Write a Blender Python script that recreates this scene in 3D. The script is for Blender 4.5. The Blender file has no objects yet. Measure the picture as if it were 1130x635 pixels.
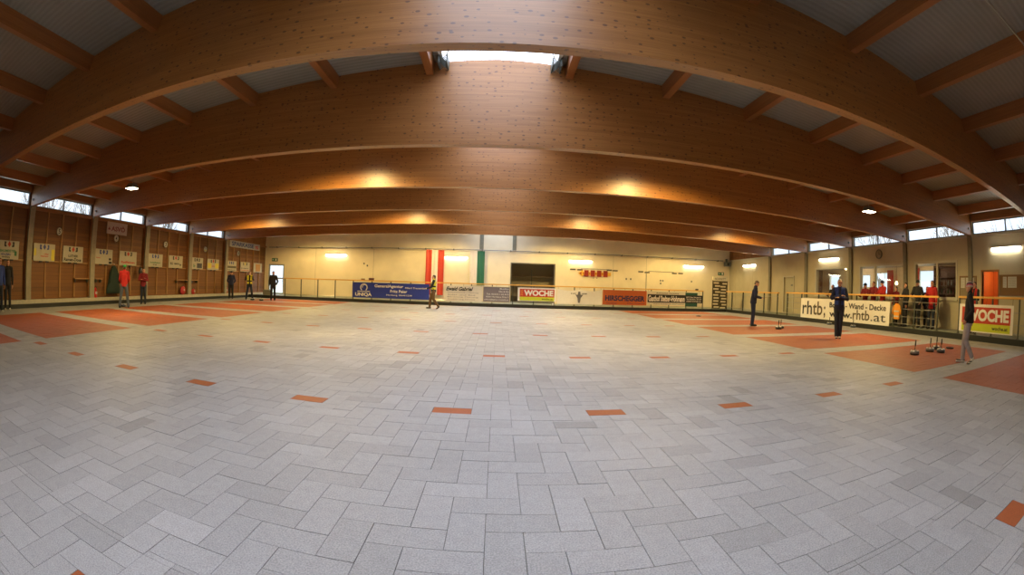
import bpy, bmesh, math, random
from mathutils import Vector, Matrix
import numpy as np
random.seed(7)
SC = bpy.context.scene
COL = SC.collection
PI = math.pi

# ------------------------------------------------------------------ camera
F_PX, PITCH, ROLL, YAW, CAM_H = 492.05, .0036, .0309, .0313, 1.3268
def cam_dir(d):
    c, s = math.cos(ROLL), math.sin(ROLL)
    d = (c*d[0]-s*d[1], s*d[0]+c*d[1], d[2])
    c, s = math.cos(PITCH), math.sin(PITCH)
    u, f = d[1]*c-d[2]*s, d[1]*s+d[2]*c
    c, s = math.cos(YAW), math.sin(YAW)
    return Vector((c*d[0]+s*f, -s*d[0]+c*f, u))
cd = bpy.data.cameras.new('camera')
cam = bpy.data.objects.new('camera', cd); COL.objects.link(cam)
cd.type = 'PANO'; cd.sensor_fit = 'HORIZONTAL'; cd.sensor_width = 36.0
for holder in (cd, getattr(cd, 'cycles', None)):
    try:
        holder.panorama_type = 'FISHEYE_EQUISOLID'
        holder.fisheye_lens = F_PX/1130*36.0
        holder.fisheye_fov = math.radians(200)
    except Exception:
        pass
R_, U_, W_ = cam_dir((1, 0, 0)), cam_dir((0, 1, 0)), cam_dir((0, 0, 1))
M = Matrix.Identity(4)
for i in range(3):
    M[i][0], M[i][1], M[i][2] = R_[i], U_[i], -W_[i]
M[2][3] = CAM_H
cam.matrix_world = M
cd.clip_start = .02; cd.clip_end = 500
SC.camera = cam

# ------------------------------------------------------------------ light settings
SKY_STRENGTH = 9.8         # zenith of the overcast sky; the horizon is far darker
LAMP_W = 1150.0          # each high-bay lamp
TUBE_E = 24.0          # fluorescent diffuser emission
LAMP_COL = (1.0, .71, .26)
SC.view_settings.view_transform = 'Standard'
SC.view_settings.look = 'None'
SC.view_settings.exposure = 0.0
SC.view_settings.gamma = 1.0
SC.view_settings.use_curve_mapping = False
SC.cycles.use_denoising = True
SC.cycles.max_bounces = 8
SC.cycles.diffuse_bounces = 5
SC.cycles.sample_clamp_indirect = 6.0
w = bpy.data.worlds.new('sky'); SC.world = w; w.use_nodes = True
nt = w.node_tree; bg = nt.nodes['Background']
tc = nt.nodes.new('ShaderNodeTexCoord'); nz = nt.nodes.new('ShaderNodeTexNoise'); cr = nt.nodes.new('ShaderNodeValToRGB')
nz.inputs['Scale'].default_value = 2.5; nz.inputs['Detail'].default_value = 4
cr.color_ramp.elements[0].color = (.66, .76, .92, 1); cr.color_ramp.elements[1].color = (.90, .94, 1, 1)
cr.color_ramp.elements[0].position = .35; cr.color_ramp.elements[1].position = .65
nt.links.new(tc.outputs['Generated'], nz.inputs['Vector']); nt.links.new(nz.outputs['Fac'], cr.inputs['Fac'])
nt.links.new(cr.outputs['Color'], bg.inputs['Color'])
sp = nt.nodes.new('ShaderNodeSeparateXYZ'); nt.links.new(tc.outputs['Generated'], sp.inputs[0])
el = nt.nodes.new('ShaderNodeMapRange'); el.inputs['From Min'].default_value = .12; el.inputs['From Max'].default_value = .75
el.inputs['To Min'].default_value = .17*SKY_STRENGTH; el.inputs['To Max'].default_value = SKY_STRENGTH
nt.links.new(sp.outputs[2], el.inputs['Value']); nt.links.new(el.outputs['Result'], bg.inputs['Strength'])

# ------------------------------------------------------------------ hall dimensions (metres)
XC = -.13; XL, XR = -17.65, 17.3; YB, YF = 30.0, -7.4
KL, KR, KB, WZ = -17.35, 15.5, 27.2, .2        # kerbs, walkway height
POSTS = [8.54+3.94*i for i in range(5)]
zbot = lambda x: 4.09-.00112*(x-XC)**2
ztop = lambda x: 6.12-.09*math.sqrt((x-XC)**2+.25)

# ------------------------------------------------------------------ materials
def nodes(m):
    m.use_nodes = True
    return m.node_tree, m.node_tree.nodes['Principled BSDF']
MATS = {}
def mat(name, col, rough=.6, metal=0, var=0., scale=8., bump=0., bscale=60., emit=0, emit_col=None, spec=None, stretch=None):
    if name in MATS: return MATS[name]
    m = bpy.data.materials.new(name); nt, b = nodes(m)
    b.inputs['Base Color'].default_value = (*col, 1); b.inputs['Roughness'].default_value = rough; b.inputs['Metallic'].default_value = metal
    if spec is not None: b.inputs['Specular IOR Level'].default_value = spec
    t = nt.nodes.new('ShaderNodeTexCoord')
    vec = t.outputs['Object']
    if stretch:
        mp = nt.nodes.new('ShaderNodeMapping'); mp.inputs['Scale'].default_value = stretch
        nt.links.new(vec, mp.inputs['Vector']); vec = mp.outputs['Vector']
    n = nt.nodes.new('ShaderNodeTexNoise'); n.inputs['Scale'].default_value = scale; n.inputs['Detail'].default_value = 4
    nt.links.new(vec, n.inputs['Vector'])
    v = max(var, .03)
    r = nt.nodes.new('ShaderNodeMapRange'); r.inputs['From Min'].default_value = .3; r.inputs['From Max'].default_value = .7
    r.inputs['To Min'].default_value = 1-v; r.inputs['To Max'].default_value = 1+v
    nt.links.new(n.outputs['Fac'], r.inputs['Value'])
    mx = nt.nodes.new('ShaderNodeVectorMath'); mx.operation = 'SCALE'; mx.inputs[0].default_value = col
    nt.links.new(r.outputs['Result'], mx.inputs['Scale']); nt.links.new(mx.outputs['Vector'], b.inputs['Base Color'])
    if bump:
        n2 = nt.nodes.new('ShaderNodeTexNoise'); n2.inputs['Scale'].default_value = bscale; nt.links.new(vec, n2.inputs['Vector'])
        bp = nt.nodes.new('ShaderNodeBump'); bp.inputs['Strength'].default_value = bump; bp.inputs['Distance'].default_value = .01
        nt.links.new(n2.outputs['Fac'], bp.inputs['Height']); nt.links.new(bp.outputs['Normal'], b.inputs['Normal'])
    if emit:
        b.inputs['Emission Color'].default_value = (*(emit_col or col), 1); b.inputs['Emission Strength'].default_value = emit
    MATS[name] = m
    return m
def math_node(nt, op, a, b=None, c=None):
    n = nt.nodes.new('ShaderNodeMath'); n.operation = op
    for i, v in enumerate((a, b, c)):
        if v is None: continue
        if isinstance(v, (int, float)): n.inputs[i].default_value = v
        else: nt.links.new(v, n.inputs[i])
    return n.outputs[0]
def mixcol(nt, fac, a, b, blend='MIX'):
    n = nt.nodes.new('ShaderNodeMix'); n.data_type = 'RGBA'; n.blend_type = blend
    if isinstance(fac, (int, float)): n.inputs[0].default_value = fac
    else: nt.links.new(fac, n.inputs[0])
    for i, v in ((6, a), (7, b)):
        if isinstance(v, tuple): n.inputs[i].default_value = (*v, 1)
        else: nt.links.new(v, n.inputs[i])
    return n.outputs[2]

def glulam_material(name, light, dark, lam=.04, knots=True):
    m = bpy.data.materials.new(name); nt, b = nodes(m)
    uv = nt.nodes.new('ShaderNodeUVMap'); sep = nt.nodes.new('ShaderNodeSeparateXYZ'); nt.links.new(uv.outputs[0], sep.inputs[0])
    info = nt.nodes.new('ShaderNodeObjectInfo')
    off = math_node(nt, 'MULTIPLY', info.outputs['Random'], 37.0)
    u = math_node(nt, 'ADD', sep.outputs[0], off); v = sep.outputs[1]
    row = math_node(nt, 'FLOOR', math_node(nt, 'DIVIDE', v, lam))
    wn = nt.nodes.new('ShaderNodeTexWhiteNoise'); wn.noise_dimensions = '1D'; nt.links.new(math_node(nt, 'ADD', row, off), wn.inputs['W'])
    seg = math_node(nt, 'FLOOR', math_node(nt, 'ADD', math_node(nt, 'DIVIDE', u, 2.9), math_node(nt, 'MULTIPLY', wn.outputs['Value'], 9.)))
    cmb = nt.nodes.new('ShaderNodeCombineXYZ'); nt.links.new(row, cmb.inputs[0]); nt.links.new(seg, cmb.inputs[1])
    wn2 = nt.nodes.new('ShaderNodeTexWhiteNoise'); wn2.noise_dimensions = '3D'; nt.links.new(cmb.outputs[0], wn2.inputs['Vector'])
    g = nt.nodes.new('ShaderNodeCombineXYZ'); nt.links.new(math_node(nt, 'MULTIPLY', u, .9), g.inputs[0]); nt.links.new(math_node(nt, 'MULTIPLY', v, 45.), g.inputs[1])
    nt.links.new(math_node(nt, 'MULTIPLY', wn2.outputs['Value'], 5.), g.inputs[2])
    gn = nt.nodes.new('ShaderNodeTexNoise'); gn.inputs['Scale'].default_value = 1.5; gn.inputs['Detail'].default_value = 5; nt.links.new(g.outputs[0], gn.inputs['Vector'])
    f = math_node(nt, 'ADD', math_node(nt, 'MULTIPLY', wn2.outputs['Value'], .30), math_node(nt, 'MULTIPLY', gn.outputs['Fac'], 1.1))
    f = math_node(nt, 'SUBTRACT', f, .24)
    base = mixcol(nt, f, dark, light)
    # glue lines
    fr = math_node(nt, 'FRACT', math_node(nt, 'DIVIDE', v, lam))
    ln = math_node(nt, 'LESS_THAN', fr, .07)
    base = mixcol(nt, math_node(nt, 'MULTIPLY', ln, .2), base, (dark[0]*.55, dark[1]*.5, dark[2]*.5))
    if knots:
        kc = nt.nodes.new('ShaderNodeCombineXYZ'); nt.links.new(math_node(nt, 'MULTIPLY', u, 2.9), kc.inputs[0]); nt.links.new(math_node(nt, 'MULTIPLY', v, 5.2), kc.inputs[1])
        vo = nt.nodes.new('ShaderNodeTexVoronoi'); vo.inputs['Scale'].default_value = 2.3; vo.voronoi_dimensions = '2D'
        nt.links.new(kc.outputs[0], vo.inputs['Vector'])
        sc = nt.nodes.new('ShaderNodeSeparateColor'); nt.links.new(vo.outputs['Color'], sc.inputs[0])
        rad = math_node(nt, 'MULTIPLY', math_node(nt, 'SUBTRACT', sc.outputs[0], .35), .34)
        k = nt.nodes.new('ShaderNodeMapRange'); k.inputs['From Min'].default_value = -.012; k.inputs['From Max'].default_value = .03
        nt.links.new(math_node(nt, 'SUBTRACT', rad, vo.outputs['Distance']), k.inputs['Value'])
        base = mixcol(nt, math_node(nt, 'MULTIPLY', k.outputs['Result'], .85), base, (.10, .035, .012))
    nt.links.new(base, b.inputs['Base Color']); b.inputs['Roughness'].default_value = .37
    b.inputs['Specular IOR Level'].default_value = .8
    MATS[name] = m
    return m

def floor_material():
    m = bpy.data.materials.new('concrete_pavers'); nt, b = nodes(m)
    at = nt.nodes.new('ShaderNodeAttribute'); at.attribute_name = 'tone'; at2 = nt.nodes.new('ShaderNodeAttribute'); at2.attribute_name = 'red'
    tc = nt.nodes.new('ShaderNodeTexCoord')
    n1 = nt.nodes.new('ShaderNodeTexNoise'); n1.inputs['Scale'].default_value = 110; n1.inputs['Detail'].default_value = 2; nt.links.new(tc.outputs['Object'], n1.inputs['Vector'])
    n2 = nt.nodes.new('ShaderNodeTexNoise'); n2.inputs['Scale'].default_value = .35; n2.inputs['Detail'].default_value = 5; nt.links.new(tc.outputs['Object'], n2.inputs['Vector'])
    n3 = nt.nodes.new('ShaderNodeTexNoise'); n3.inputs['Scale'].default_value = 14; n3.inputs['Detail'].default_value = 3; nt.links.new(tc.outputs['Object'], n3.inputs['Vector'])
    gr = mixcol(nt, at.outputs['Fac'], (.205, .205, .208), (.385, .385, .41))
    rd = mixcol(nt, at.outputs['Fac'], (.25, .056, .016), (.35, .092, .028))
    base = mixcol(nt, at2.outputs['Fac'], gr, rd)
    s = math_node(nt, 'ADD', math_node(nt, 'MULTIPLY', n1.outputs['Fac'], 1.3), math_node(nt, 'MULTIPLY', n2.outputs['Fac'], .45))
    s = math_node(nt, 'ADD', math_node(nt, 'ADD', s, math_node(nt, 'MULTIPLY', n3.outputs['Fac'], .25)), .0)
    vm = nt.nodes.new('ShaderNodeVectorMath'); vm.operation = 'SCALE'; nt.links.new(base, vm.inputs[0]); nt.links.new(s, vm.inputs['Scale'])
    nt.links.new(vm.outputs['Vector'], b.inputs['Base Color']); b.inputs['Roughness'].default_value = .62
    bp = nt.nodes.new('ShaderNodeBump'); bp.inputs['Strength'].default_value = .25; bp.inputs['Distance'].default_value = .003
    nt.links.new(n1.outputs['Fac'], bp.inputs['Height']); nt.links.new(bp.outputs['Normal'], b.inputs['Normal'])
    return m
def wave_panel(name, col, axis, scale, strength=.5, rough=.5, dist=.02):
    m = bpy.data.materials.new(name); nt, b = nodes(m)
    b.inputs['Base Color'].default_value = (*col, 1); b.inputs['Roughness'].default_value = rough
    tc = nt.nodes.new('ShaderNodeTexCoord'); wv = nt.nodes.new('ShaderNodeTexWave'); wv.bands_direction = axis; wv.inputs['Scale'].default_value = scale
    nt.links.new(tc.outputs['Object'], wv.inputs['Vector'])
    bp = nt.nodes.new('ShaderNodeBump'); bp.inputs['Strength'].default_value = strength; bp.inputs['Distance'].default_value = dist
    nt.links.new(wv.outputs['Fac'], bp.inputs['Height']); nt.links.new(bp.outputs['Normal'], b.inputs['Normal'])
    n = nt.nodes.new('ShaderNodeTexNoise'); n.inputs['Scale'].default_value = 1.5; nt.links.new(tc.outputs['Object'], n.inputs['Vector'])
    f = math_node(nt, 'ADD', math_node(nt, 'MULTIPLY', wv.outputs['Fac'], .14), math_node(nt, 'MULTIPLY', n.outputs['Fac'], .25))
    vm = nt.nodes.new('ShaderNodeVectorMath'); vm.operation = 'SCALE'; vm.inputs[0].default_value = col
    nt.links.new(math_node(nt, 'ADD', f, .8), vm.inputs['Scale']); nt.links.new(vm.outputs['Vector'], b.inputs['Base Color'])
    MATS[name] = m
    return m
def boards_material():
    m = bpy.data.materials.new('wall_boards'); nt, b = nodes(m)
    tc = nt.nodes.new('ShaderNodeTexCoord'); sep = nt.nodes.new('ShaderNodeSeparateXYZ'); nt.links.new(tc.outputs['Object'], sep.inputs[0])
    z = math_node(nt, 'DIVIDE', sep.outputs[2], .15); row = math_node(nt, 'FLOOR', z); fr = math_node(nt, 'FRACT', z)
    wn = nt.nodes.new('ShaderNodeTexWhiteNoise'); wn.noise_dimensions = '1D'; nt.links.new(row, wn.inputs['W'])
    mp = nt.nodes.new('ShaderNodeMapping'); mp.inputs['Scale'].default_value = (1, .8, 22); nt.links.new(tc.outputs['Object'], mp.inputs['Vector'])
    n = nt.nodes.new('ShaderNodeTexNoise'); n.inputs['Scale'].default_value = 2; n.inputs['Detail'].default_value = 4; nt.links.new(mp.outputs[0], n.inputs['Vector'])
    f = math_node(nt, 'ADD', math_node(nt, 'MULTIPLY', wn.outputs['Value'], .4), math_node(nt, 'MULTIPLY', n.outputs['Fac'], .6))
    c = mixcol(nt, f, (.085, .032, .007), (.22, .088, .018))
    c = mixcol(nt, math_node(nt, 'LESS_THAN', fr, .07), c, (.07, .03, .01))
    nt.links.new(c, b.inputs['Base Color']); b.inputs['Roughness'].default_value = .6
    MATS['wall_boards'] = m
    return m
def glass_material(name, tint=(1, 1, 1), gl=.06):
    m = bpy.data.materials.new(name); m.use_nodes = True; nt = m.node_tree; nt.nodes.clear()
    o = nt.nodes.new('ShaderNodeOutputMaterial'); t = nt.nodes.new('ShaderNodeBsdfTransparent'); g = nt.nodes.new('ShaderNodeBsdfGlossy'); mx = nt.nodes.new('ShaderNodeMixShader')
    t.inputs[0].default_value = (*tint, 1); g.inputs['Roughness'].default_value = .02
    mx.inputs[0].default_value = gl
    nt.links.new(t.outputs[0], mx.inputs[1]); nt.links.new(g.outputs[0], mx.inputs[2]); nt.links.new(mx.outputs[0], o.inputs[0])
    MATS[name] = m
    return m
GLULAM = glulam_material('glulam_beam_wood', (.47, .205, .052), (.25, .088, .016))
PURLIN = glulam_material('purlin_wood', (.42, .155, .04), (.24, .08, .018), knots=False)
FLOOR = floor_material()
BOARDS = boards_material()
ROOF = wave_panel('roof_sheet', (.27, .26, .22), 'Y', 2.4, .35, .5, .02)
GLASS = glass_material('window_glass', (.93, .96, .97))
MILK = glass_material('skylight_glass', (.92, .95, 1.0))
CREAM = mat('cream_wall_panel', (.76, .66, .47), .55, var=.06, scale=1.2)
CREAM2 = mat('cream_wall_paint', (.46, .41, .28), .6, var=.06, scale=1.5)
BATTEN = mat('batten_wood', (.30, .16, .055), .6, var=.2, scale=10, stretch=(1, 1, .1))
POSTC = mat('post_concrete', (.25, .225, .165), .7, var=.12, scale=6)
POSTG = mat('post_grey_green', (.20, .185, .13), .6, var=.1, scale=6)
BLACKK = mat('kerb_black', (.012, .014, .012), .6)
WALK = mat('walkway_concrete', (.22, .24, .19), .7, var=.15, scale=5, bump=.1)
PLINTH = mat('plinth_concrete', (.40, .37, .29), .7, var=.1)
FRAMEG = mat('window_frame_grey', (.16, .18, .20), .4)
FRAMEC = mat('frame_cream', (.47, .45, .36), .5)
FASCIA = mat('fascia_wood', (.24, .10, .03), .6, var=.2, scale=5, stretch=(1, .2, 4))
STEEL = mat('galvanised_steel', (.42, .42, .38), .35, metal=.8)
DSTEEL = mat('painted_dark_steel', (.07, .075, .055), .5)
RAILW = mat('rail_yellow_wood', (.72, .40, .085), .45, var=.12, scale=5, stretch=(.2, .2, 4))
WHITEP = mat('white_plastic', (.75, .74, .70), .4)
GREYB = mat('grey_plastic', (.16, .17, .16), .5)
BLACKP = mat('black_plastic', (.015, .015, .017), .45)
INK = mat('ink_black', (.02, .022, .02), .7)
TUBE = mat('fluorescent_diffuser', (1, .96, .82), .5, emit=TUBE_E, emit_col=(1, .93, .74))
LAMPG = mat('lamp_glass', (1, 1, .95), .4, emit=16, emit_col=(1, .90, .62))

C = lambda n, r, g, b, rough=.6: mat(n, (r, g, b), rough)

# ------------------------------------------------------------------ mesh helpers
class MB:
    def __init__(s, off=(0, 0, 0)):
        s.v = []; s.f = []; s.m = []; s.uv = []; s.off = Vector(off)
    def add(s, vs, fs, mi=0, uvs=None):
        n = len(s.v); s.v += [tuple(Vector(a)-s.off) for a in vs]
        for k, f in enumerate(fs):
            s.f.append(tuple(n+i for i in f)); s.m.append(mi); s.uv.append(uvs[k] if uvs else None)
        return s
    def box(s, x0, x1, y0, y1, z0, z1, mi=0):
        v = [(x, y, z) for x in (x0, x1) for y in (y0, y1) for z in (z0, z1)]
        return s.add(v, [(0, 1, 3, 2), (4, 6, 7, 5), (0, 4, 5, 1), (2, 3, 7, 6), (0, 2, 6, 4), (1, 5, 7, 3)], mi)
    def fbox(s, F, a0, a1, b0, b1, c0, c1, mi=0):
        v = [F(a, b, c) for a in (a0, a1) for b in (b0, b1) for c in (c0, c1)]
        fs = [(0, 1, 3, 2), (4, 6, 7, 5), (0, 4, 5, 1), (2, 3, 7, 6), (0, 2, 6, 4), (1, 5, 7, 3)]
        return s.add(v, fs, mi)
    def tube(s, pts, r, n=8, mi=0, cap=True):
        pts = [Vector(p) for p in pts]; rs = r if isinstance(r, (list, tuple)) else [r]*len(pts)
        vs = []; 
        for i, p in enumerate(pts):
            d = (pts[min(i+1, len(pts)-1)]-pts[max(i-1, 0)]).normalized()
            a = d.orthogonal().normalized() if i == 0 else (a-d*a.dot(d)).normalized()
            b = d.cross(a)
            vs += [p+(a*math.cos(2*PI*k/n)+b*math.sin(2*PI*k/n))*rs[i] for k in range(n)]
        fs = [(i*n+k, i*n+(k+1) % n, (i+1)*n+(k+1) % n, (i+1)*n+k) for i in range(len(pts)-1) for k in range(n)]
        if cap: fs += [tuple(range(n-1, -1, -1)), tuple((len(pts)-1)*n+k for k in range(n))]
        return s.add(vs, fs, mi)
    def lathe(s, prof, c=(0, 0, 0), n=24, mi=0, F=None):
        # prof: list of (r, z); revolved about z (or about the frame's outward axis)
        vs = []
        for r, z in prof:
            for k in range(n):
                x, y = r*math.cos(2*PI*k/n), r*math.sin(2*PI*k/n)
                vs.append(F(c[0]+x, c[1]+y, c[2]+z) if F else (c[0]+x, c[1]+y, c[2]+z))
        fs = [(i*n+k, i*n+(k+1) % n, (i+1)*n+(k+1) % n, (i+1)*n+k) for i in range(len(prof)-1) for k in range(n)]
        fs += [tuple(range(n-1, -1, -1)), tuple((len(prof)-1)*n+k for k in range(n))]
        return s.add(vs, fs, mi)
    def poly(s, F, pts, c0, c1, mi=0):
        n = len(pts); vs = [F(a, b, c1) for a, b in pts]+[F(a, b, c0) for a, b in pts]
        return s.add(vs, [tuple(range(n)), tuple(range(2*n-1, n-1, -1))]+[(i, (i+1) % n+0, (i+1) % n+n, i+n) for i in range(n)], mi)
    def ell(s, c, r, n=12, m=8, mi=0, rot=None):
        vs = []; c = Vector(c)
        for j in range(m+1):
            t = PI*j/m
            for k in range(n):
                q = Vector((r[0]*math.sin(t)*math.cos(2*PI*k/n), r[1]*math.sin(t)*math.sin(2*PI*k/n), r[2]*math.cos(t)))
                if rot: q = rot @ q
                vs.append(c+q)
        fs = [(j*n+k, (j+1)*n+k, (j+1)*n+(k+1) % n, j*n+(k+1) % n) for j in range(m) for k in range(n)]
        return s.add(vs, fs, mi)
    def mesh(s, name, mats, smooth=False):
        me = bpy.data.meshes.new(name); me.from_pydata(s.v, [], s.f)
        for m in (mats if isinstance(mats, (list, tuple)) else [mats]): me.materials.append(m)
        me.polygons.foreach_set('material_index', s.m)
        if any(u is not None for u in s.uv):
            l = me.uv_layers.new(name='UVMap'); k = 0
            for f, u in zip(s.f, s.uv):
                for j in range(len(f)):
                    if u: l.data[k+j].uv = u[j]
                k += len(f)
        if smooth: me.polygons.foreach_set('use_smooth', [True]*len(s.f))
        if 5 < len(s.f) < 20000:
            bm = bmesh.new(); bm.from_mesh(me); bmesh.ops.recalc_face_normals(bm, faces=bm.faces[:]); bm.to_mesh(me); bm.free()
        me.update()
        return me
def link(name, me, parent=None, loc=None):
    o = bpy.data.objects.new(name, me); COL.objects.link(o)
    if parent is not None: o.parent = parent
    if loc is not None: o.location = loc
    return o
def obj(name, mb, mats, parent=None, smooth=False, bevel=0, loc=None):
    me = mb.mesh(name, mats, smooth)
    o = link(name, me, parent, loc)
    if bevel:
        b = o.modifiers.new('bevel', 'BEVEL'); b.width = bevel; b.segments = 2; b.limit_method = 'ANGLE'
    return o
def tag(o, label, cat, group=None, kind=None):
    if label: o['label'] = label
    if cat: o['category'] = cat
    if group: o['group'] = group
    if kind: o['kind'] = kind
    return o
def thing(name, label, cat, loc=(0, 0, 0), rotz=0, group=None):
    o = link(name, None); o.location = loc; o.rotation_euler = (0, 0, rotz)
    return tag(o, label, cat, group)
def struct(name, mb, mats, parent=None, **k):
    o = obj(name, mb, mats, parent, **k)
    if parent is None: o['kind'] = 'structure'
    return o
def sroot(name, loc=(0, 0, 0)):
    o = link(name, None); o.location = loc; o['kind'] = 'structure'
    return o
# frames: F(a, b, c) with a to the viewer's right along the wall, b up, c out of the wall
def frame(O, u, n):
    O, u, n = Vector(O), Vector(u), Vector(n)
    return lambda a, b, c=0: O+u*a+Vector((0, 0, b))+n*c
FB = frame((0, YB, 0), (1, 0, 0), (0, -1, 0))
FR = frame((XR, 0, 0), (0, -1, 0), (-1, 0, 0))       # a = -Y
FL = frame((XL, 0, 0), (0, 1, 0), (1, 0, 0))
FRB = frame((0, KB+.2, 0), (1, 0, 0), (0, -1, 0))    # back railing
FRR = frame((KR+.1, 0, 0), (0, -1, 0), (-1, 0, 0))   # right railing
def holes_wall(mb, F, a0, a1, b0, b1, t, holes, mi=0):
    A = sorted({a0, a1}|{h[i] for h in holes for i in (0, 1)}); B = sorted({b0, b1}|{h[i] for h in holes for i in (2, 3)})
    for i in range(len(A)-1):
        for j in range(len(B)-1):
            a, b = (A[i]+A[i+1])/2, (B[j]+B[j+1])/2
            if not (a0 < a < a1 and b0 < b < b1): continue
            if any(h[0] < a < h[1] and h[2] < b < h[3] for h in holes): continue
            mb.fbox(F, A[i], A[i+1], B[j], B[j+1], -t, 0, mi)
def rframe(mb, F, a0, a1, b0, b1, w, c0, c1, mi=0):
    mb.fbox(F, a0, a0+w, b0, b1, c0, c1, mi); mb.fbox(F, a1-w, a1, b0, b1, c0, c1, mi)
    mb.fbox(F, a0+w, a1-w, b0, b0+w, c0, c1, mi); mb.fbox(F, a0+w, a1-w, b1-w, b1, c0, c1, mi)
_txt = {}
def text(parent, F, body, a0, a1, b0, b1, c, m, bold=0., name='lettering', off=(0, 0, 0), shear=0):
    """flat lettering fitted into the rectangle a0..a1, b0..b1 at distance c from the frame's plane"""
    key = (body, bold)
    if key not in _txt:
        cu = bpy.data.curves.new('t', 'FONT'); cu.body = body; cu.offset = bold; cu.resolution_u = 3
        ob = bpy.data.objects.new('t', cu); COL.objects.link(ob)
        dg = bpy.context.evaluated_depsgraph_get(); me = bpy.data.meshes.new_from_object(ob.evaluated_get(dg))
        vs = [tuple(v.co) for v in me.vertices]; fs = [tuple(p.vertices) for p in me.polygons]
        bpy.data.objects.remove(ob); bpy.data.curves.remove(cu); bpy.data.meshes.remove(me)
        _txt[key] = (vs, fs)
    vs, fs = _txt[key]
    if not vs: return None
    x0, x1 = min(v[0] for v in vs), max(v[0] for v in vs); y0, y1 = min(v[1] for v in vs), max(v[1] for v in vs)
    P = [F(a0+(v[0]-x0)/(x1-x0)*(a1-a0)+shear*(v[1]-y0), b0+(v[1]-y0)/(y1-y0)*(b1-b0), c) for v in vs]
    iv = sorted((min(vs[i][0] for i in f), max(vs[i][0] for i in f), k) for k, f in enumerate(fs))
    words, end = [[]], None
    for lo, hi, k in iv:                      # one mesh per word: a new one starts at every blank
        if end is not None and lo-end > .17: words.append([])
        words[-1].append(k); end = hi if end is None else max(end, hi)
    for wd in words:
        mb = MB(off); ids = sorted({i for k in wd for i in fs[k]}); mp = {i: q for q, i in enumerate(ids)}
        mb.add([P[i] for i in ids], [tuple(mp[i] for i in fs[k]) for k in wd]); last = obj(name, mb, m, parent)
    return last

# ------------------------------------------------------------------ floor: herringbone pavers
UX, UY, G = .2046, .2095, .0019
MX, MY = -.447-UX, 4.522-UY/2         # lower-left corner of a red marker paver
def in_field(cx, cy):
    k = math.floor((cy-.751)/3.771)
    d = cy-.751-3.771*k
    return -1 <= k <= 6 and .479 < d < 3.497 and (7.50 < cx < 13.5 or -15.17 < cx < -9.17)
markers = set()
for j in range(0, 8):
    for i in range(-5, 5):
        markers.add((i*8-(0 if j % 2 else -2), (j-1)*18))
cuts_x = [7.5, 13.5, -15.17, -9.17]
cuts_y = [.751+3.771*k+d for k in range(-1, 7) for d in (.479, 3.497)]
FX0, FX1, FY0, FY1 = KL, KR, YF, KB
V = []; Fc = []; T = []; Rd = []
rng = random.Random(3)
def paver(x0, x1, y0, y1, red):
    tone = min(1, max(0, rng.gauss(.66, .085)-(.28 if rng.random() < .03 else 0)))
    x0, x1, y0, y1 = max(x0, FX0), min(x1, FX1), max(y0, FY0), min(y1, FY1)
    if x1-x0 < .01 or y1-y0 < .01: return
    xs = [x0]+[c for c in cuts_x if x0+.004 < c < x1-.004]+[x1]; ys = [y0]+[c for c in cuts_y if y0+.004 < c < y1-.004]+[y1]
    for a in range(len(xs)-1):
        for b in range(len(ys)-1):
            X0, X1, Y0, Y1 = xs[a], xs[a+1], ys[b], ys[b+1]
            rr = 1. if (red or in_field((X0+X1)/2, (Y0+Y1)/2)) else 0.
            n = len(V); dz = rng.uniform(-.0012, .0012); g = G
            V.extend([(X0+g, Y0+g, dz), (X1-g, Y0+g, dz), (X1-g, Y1-g, dz), (X0+g, Y1-g, dz), (X0+g, Y0+g, -.02), (X1-g, Y0+g, -.02), (X1-g, Y1-g, -.02), (X0+g, Y1-g, -.02)])
            Fc.extend([(n, n+1, n+2, n+3), (n, n+4, n+5, n+1), (n+1, n+5, n+6, n+2), (n+2, n+6, n+7, n+3), (n+3, n+7, n+4, n)])
            T.extend([tone]*5); Rd.extend([rr]*5)
i0, i1 = int((FX0-MX)/UX)-3, int((FX1-MX)/UX)+3; j0, j1 = int((FY0-MY)/UY)-3, int((FY1-MY)/UY)+3
for j in range(j0, j1):
    for i in range(i0, i1):
        c = (i+j) % 4
        if c == 0: paver(MX+i*UX, MX+(i+2)*UX, MY+j*UY, MY+(j+1)*UY, (i, j) in markers)
        elif c == 2: paver(MX+i*UX, MX+(i+1)*UX, MY+j*UY, MY+(j+2)*UY, False)
me = bpy.data.meshes.new('floor')
nb = len(V); V += [(FX0-.1, FY0, -.012), (FX1+.1, FY0, -.012), (FX1+.1, FY1+.1, -.012), (FX0-.1, FY1+.1, -.012)]; Fc.append((nb, nb+1, nb+2, nb+3)); T.append(0.); Rd.append(0.)
me.from_pydata(V, [], Fc); me.materials.append(FLOOR); me.materials.append(mat('joint_sand', (.11, .105, .095), .9, var=.2, scale=3))
for nme, dat in (('tone', T), ('red', Rd)):
    a = me.attributes.new(nme, 'FLOAT', 'FACE'); a.data.foreach_set('value', dat)
me.polygons[len(Fc)-1].material_index = 1
me.update()
fl = link('floor', me); fl['kind'] = 'structure'

# walkway behind the kerbs, and the kerbs
mb = MB(); mb.box(KR+.05, XR, YF, YB, -.1, WZ); mb.box(XL, KR+.05, KB+.05, YB, -.1, WZ)
struct('floor_walkway', mb, WALK)
mb = MB(); mb.box(KL, KR+.05, KB, KB+.05, -.1, WZ-.005); struct('trim_1', mb, BLACKK)
mb = MB(); mb.box(KR, KR+.05, YF, KB, -.1, WZ-.005); struct('trim_2', mb, BLACKK)
mb = MB(); mb.box(KL-.06, KL, YF, KB, -.1, .155); struct('trim_3', mb, BLACKK)

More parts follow.
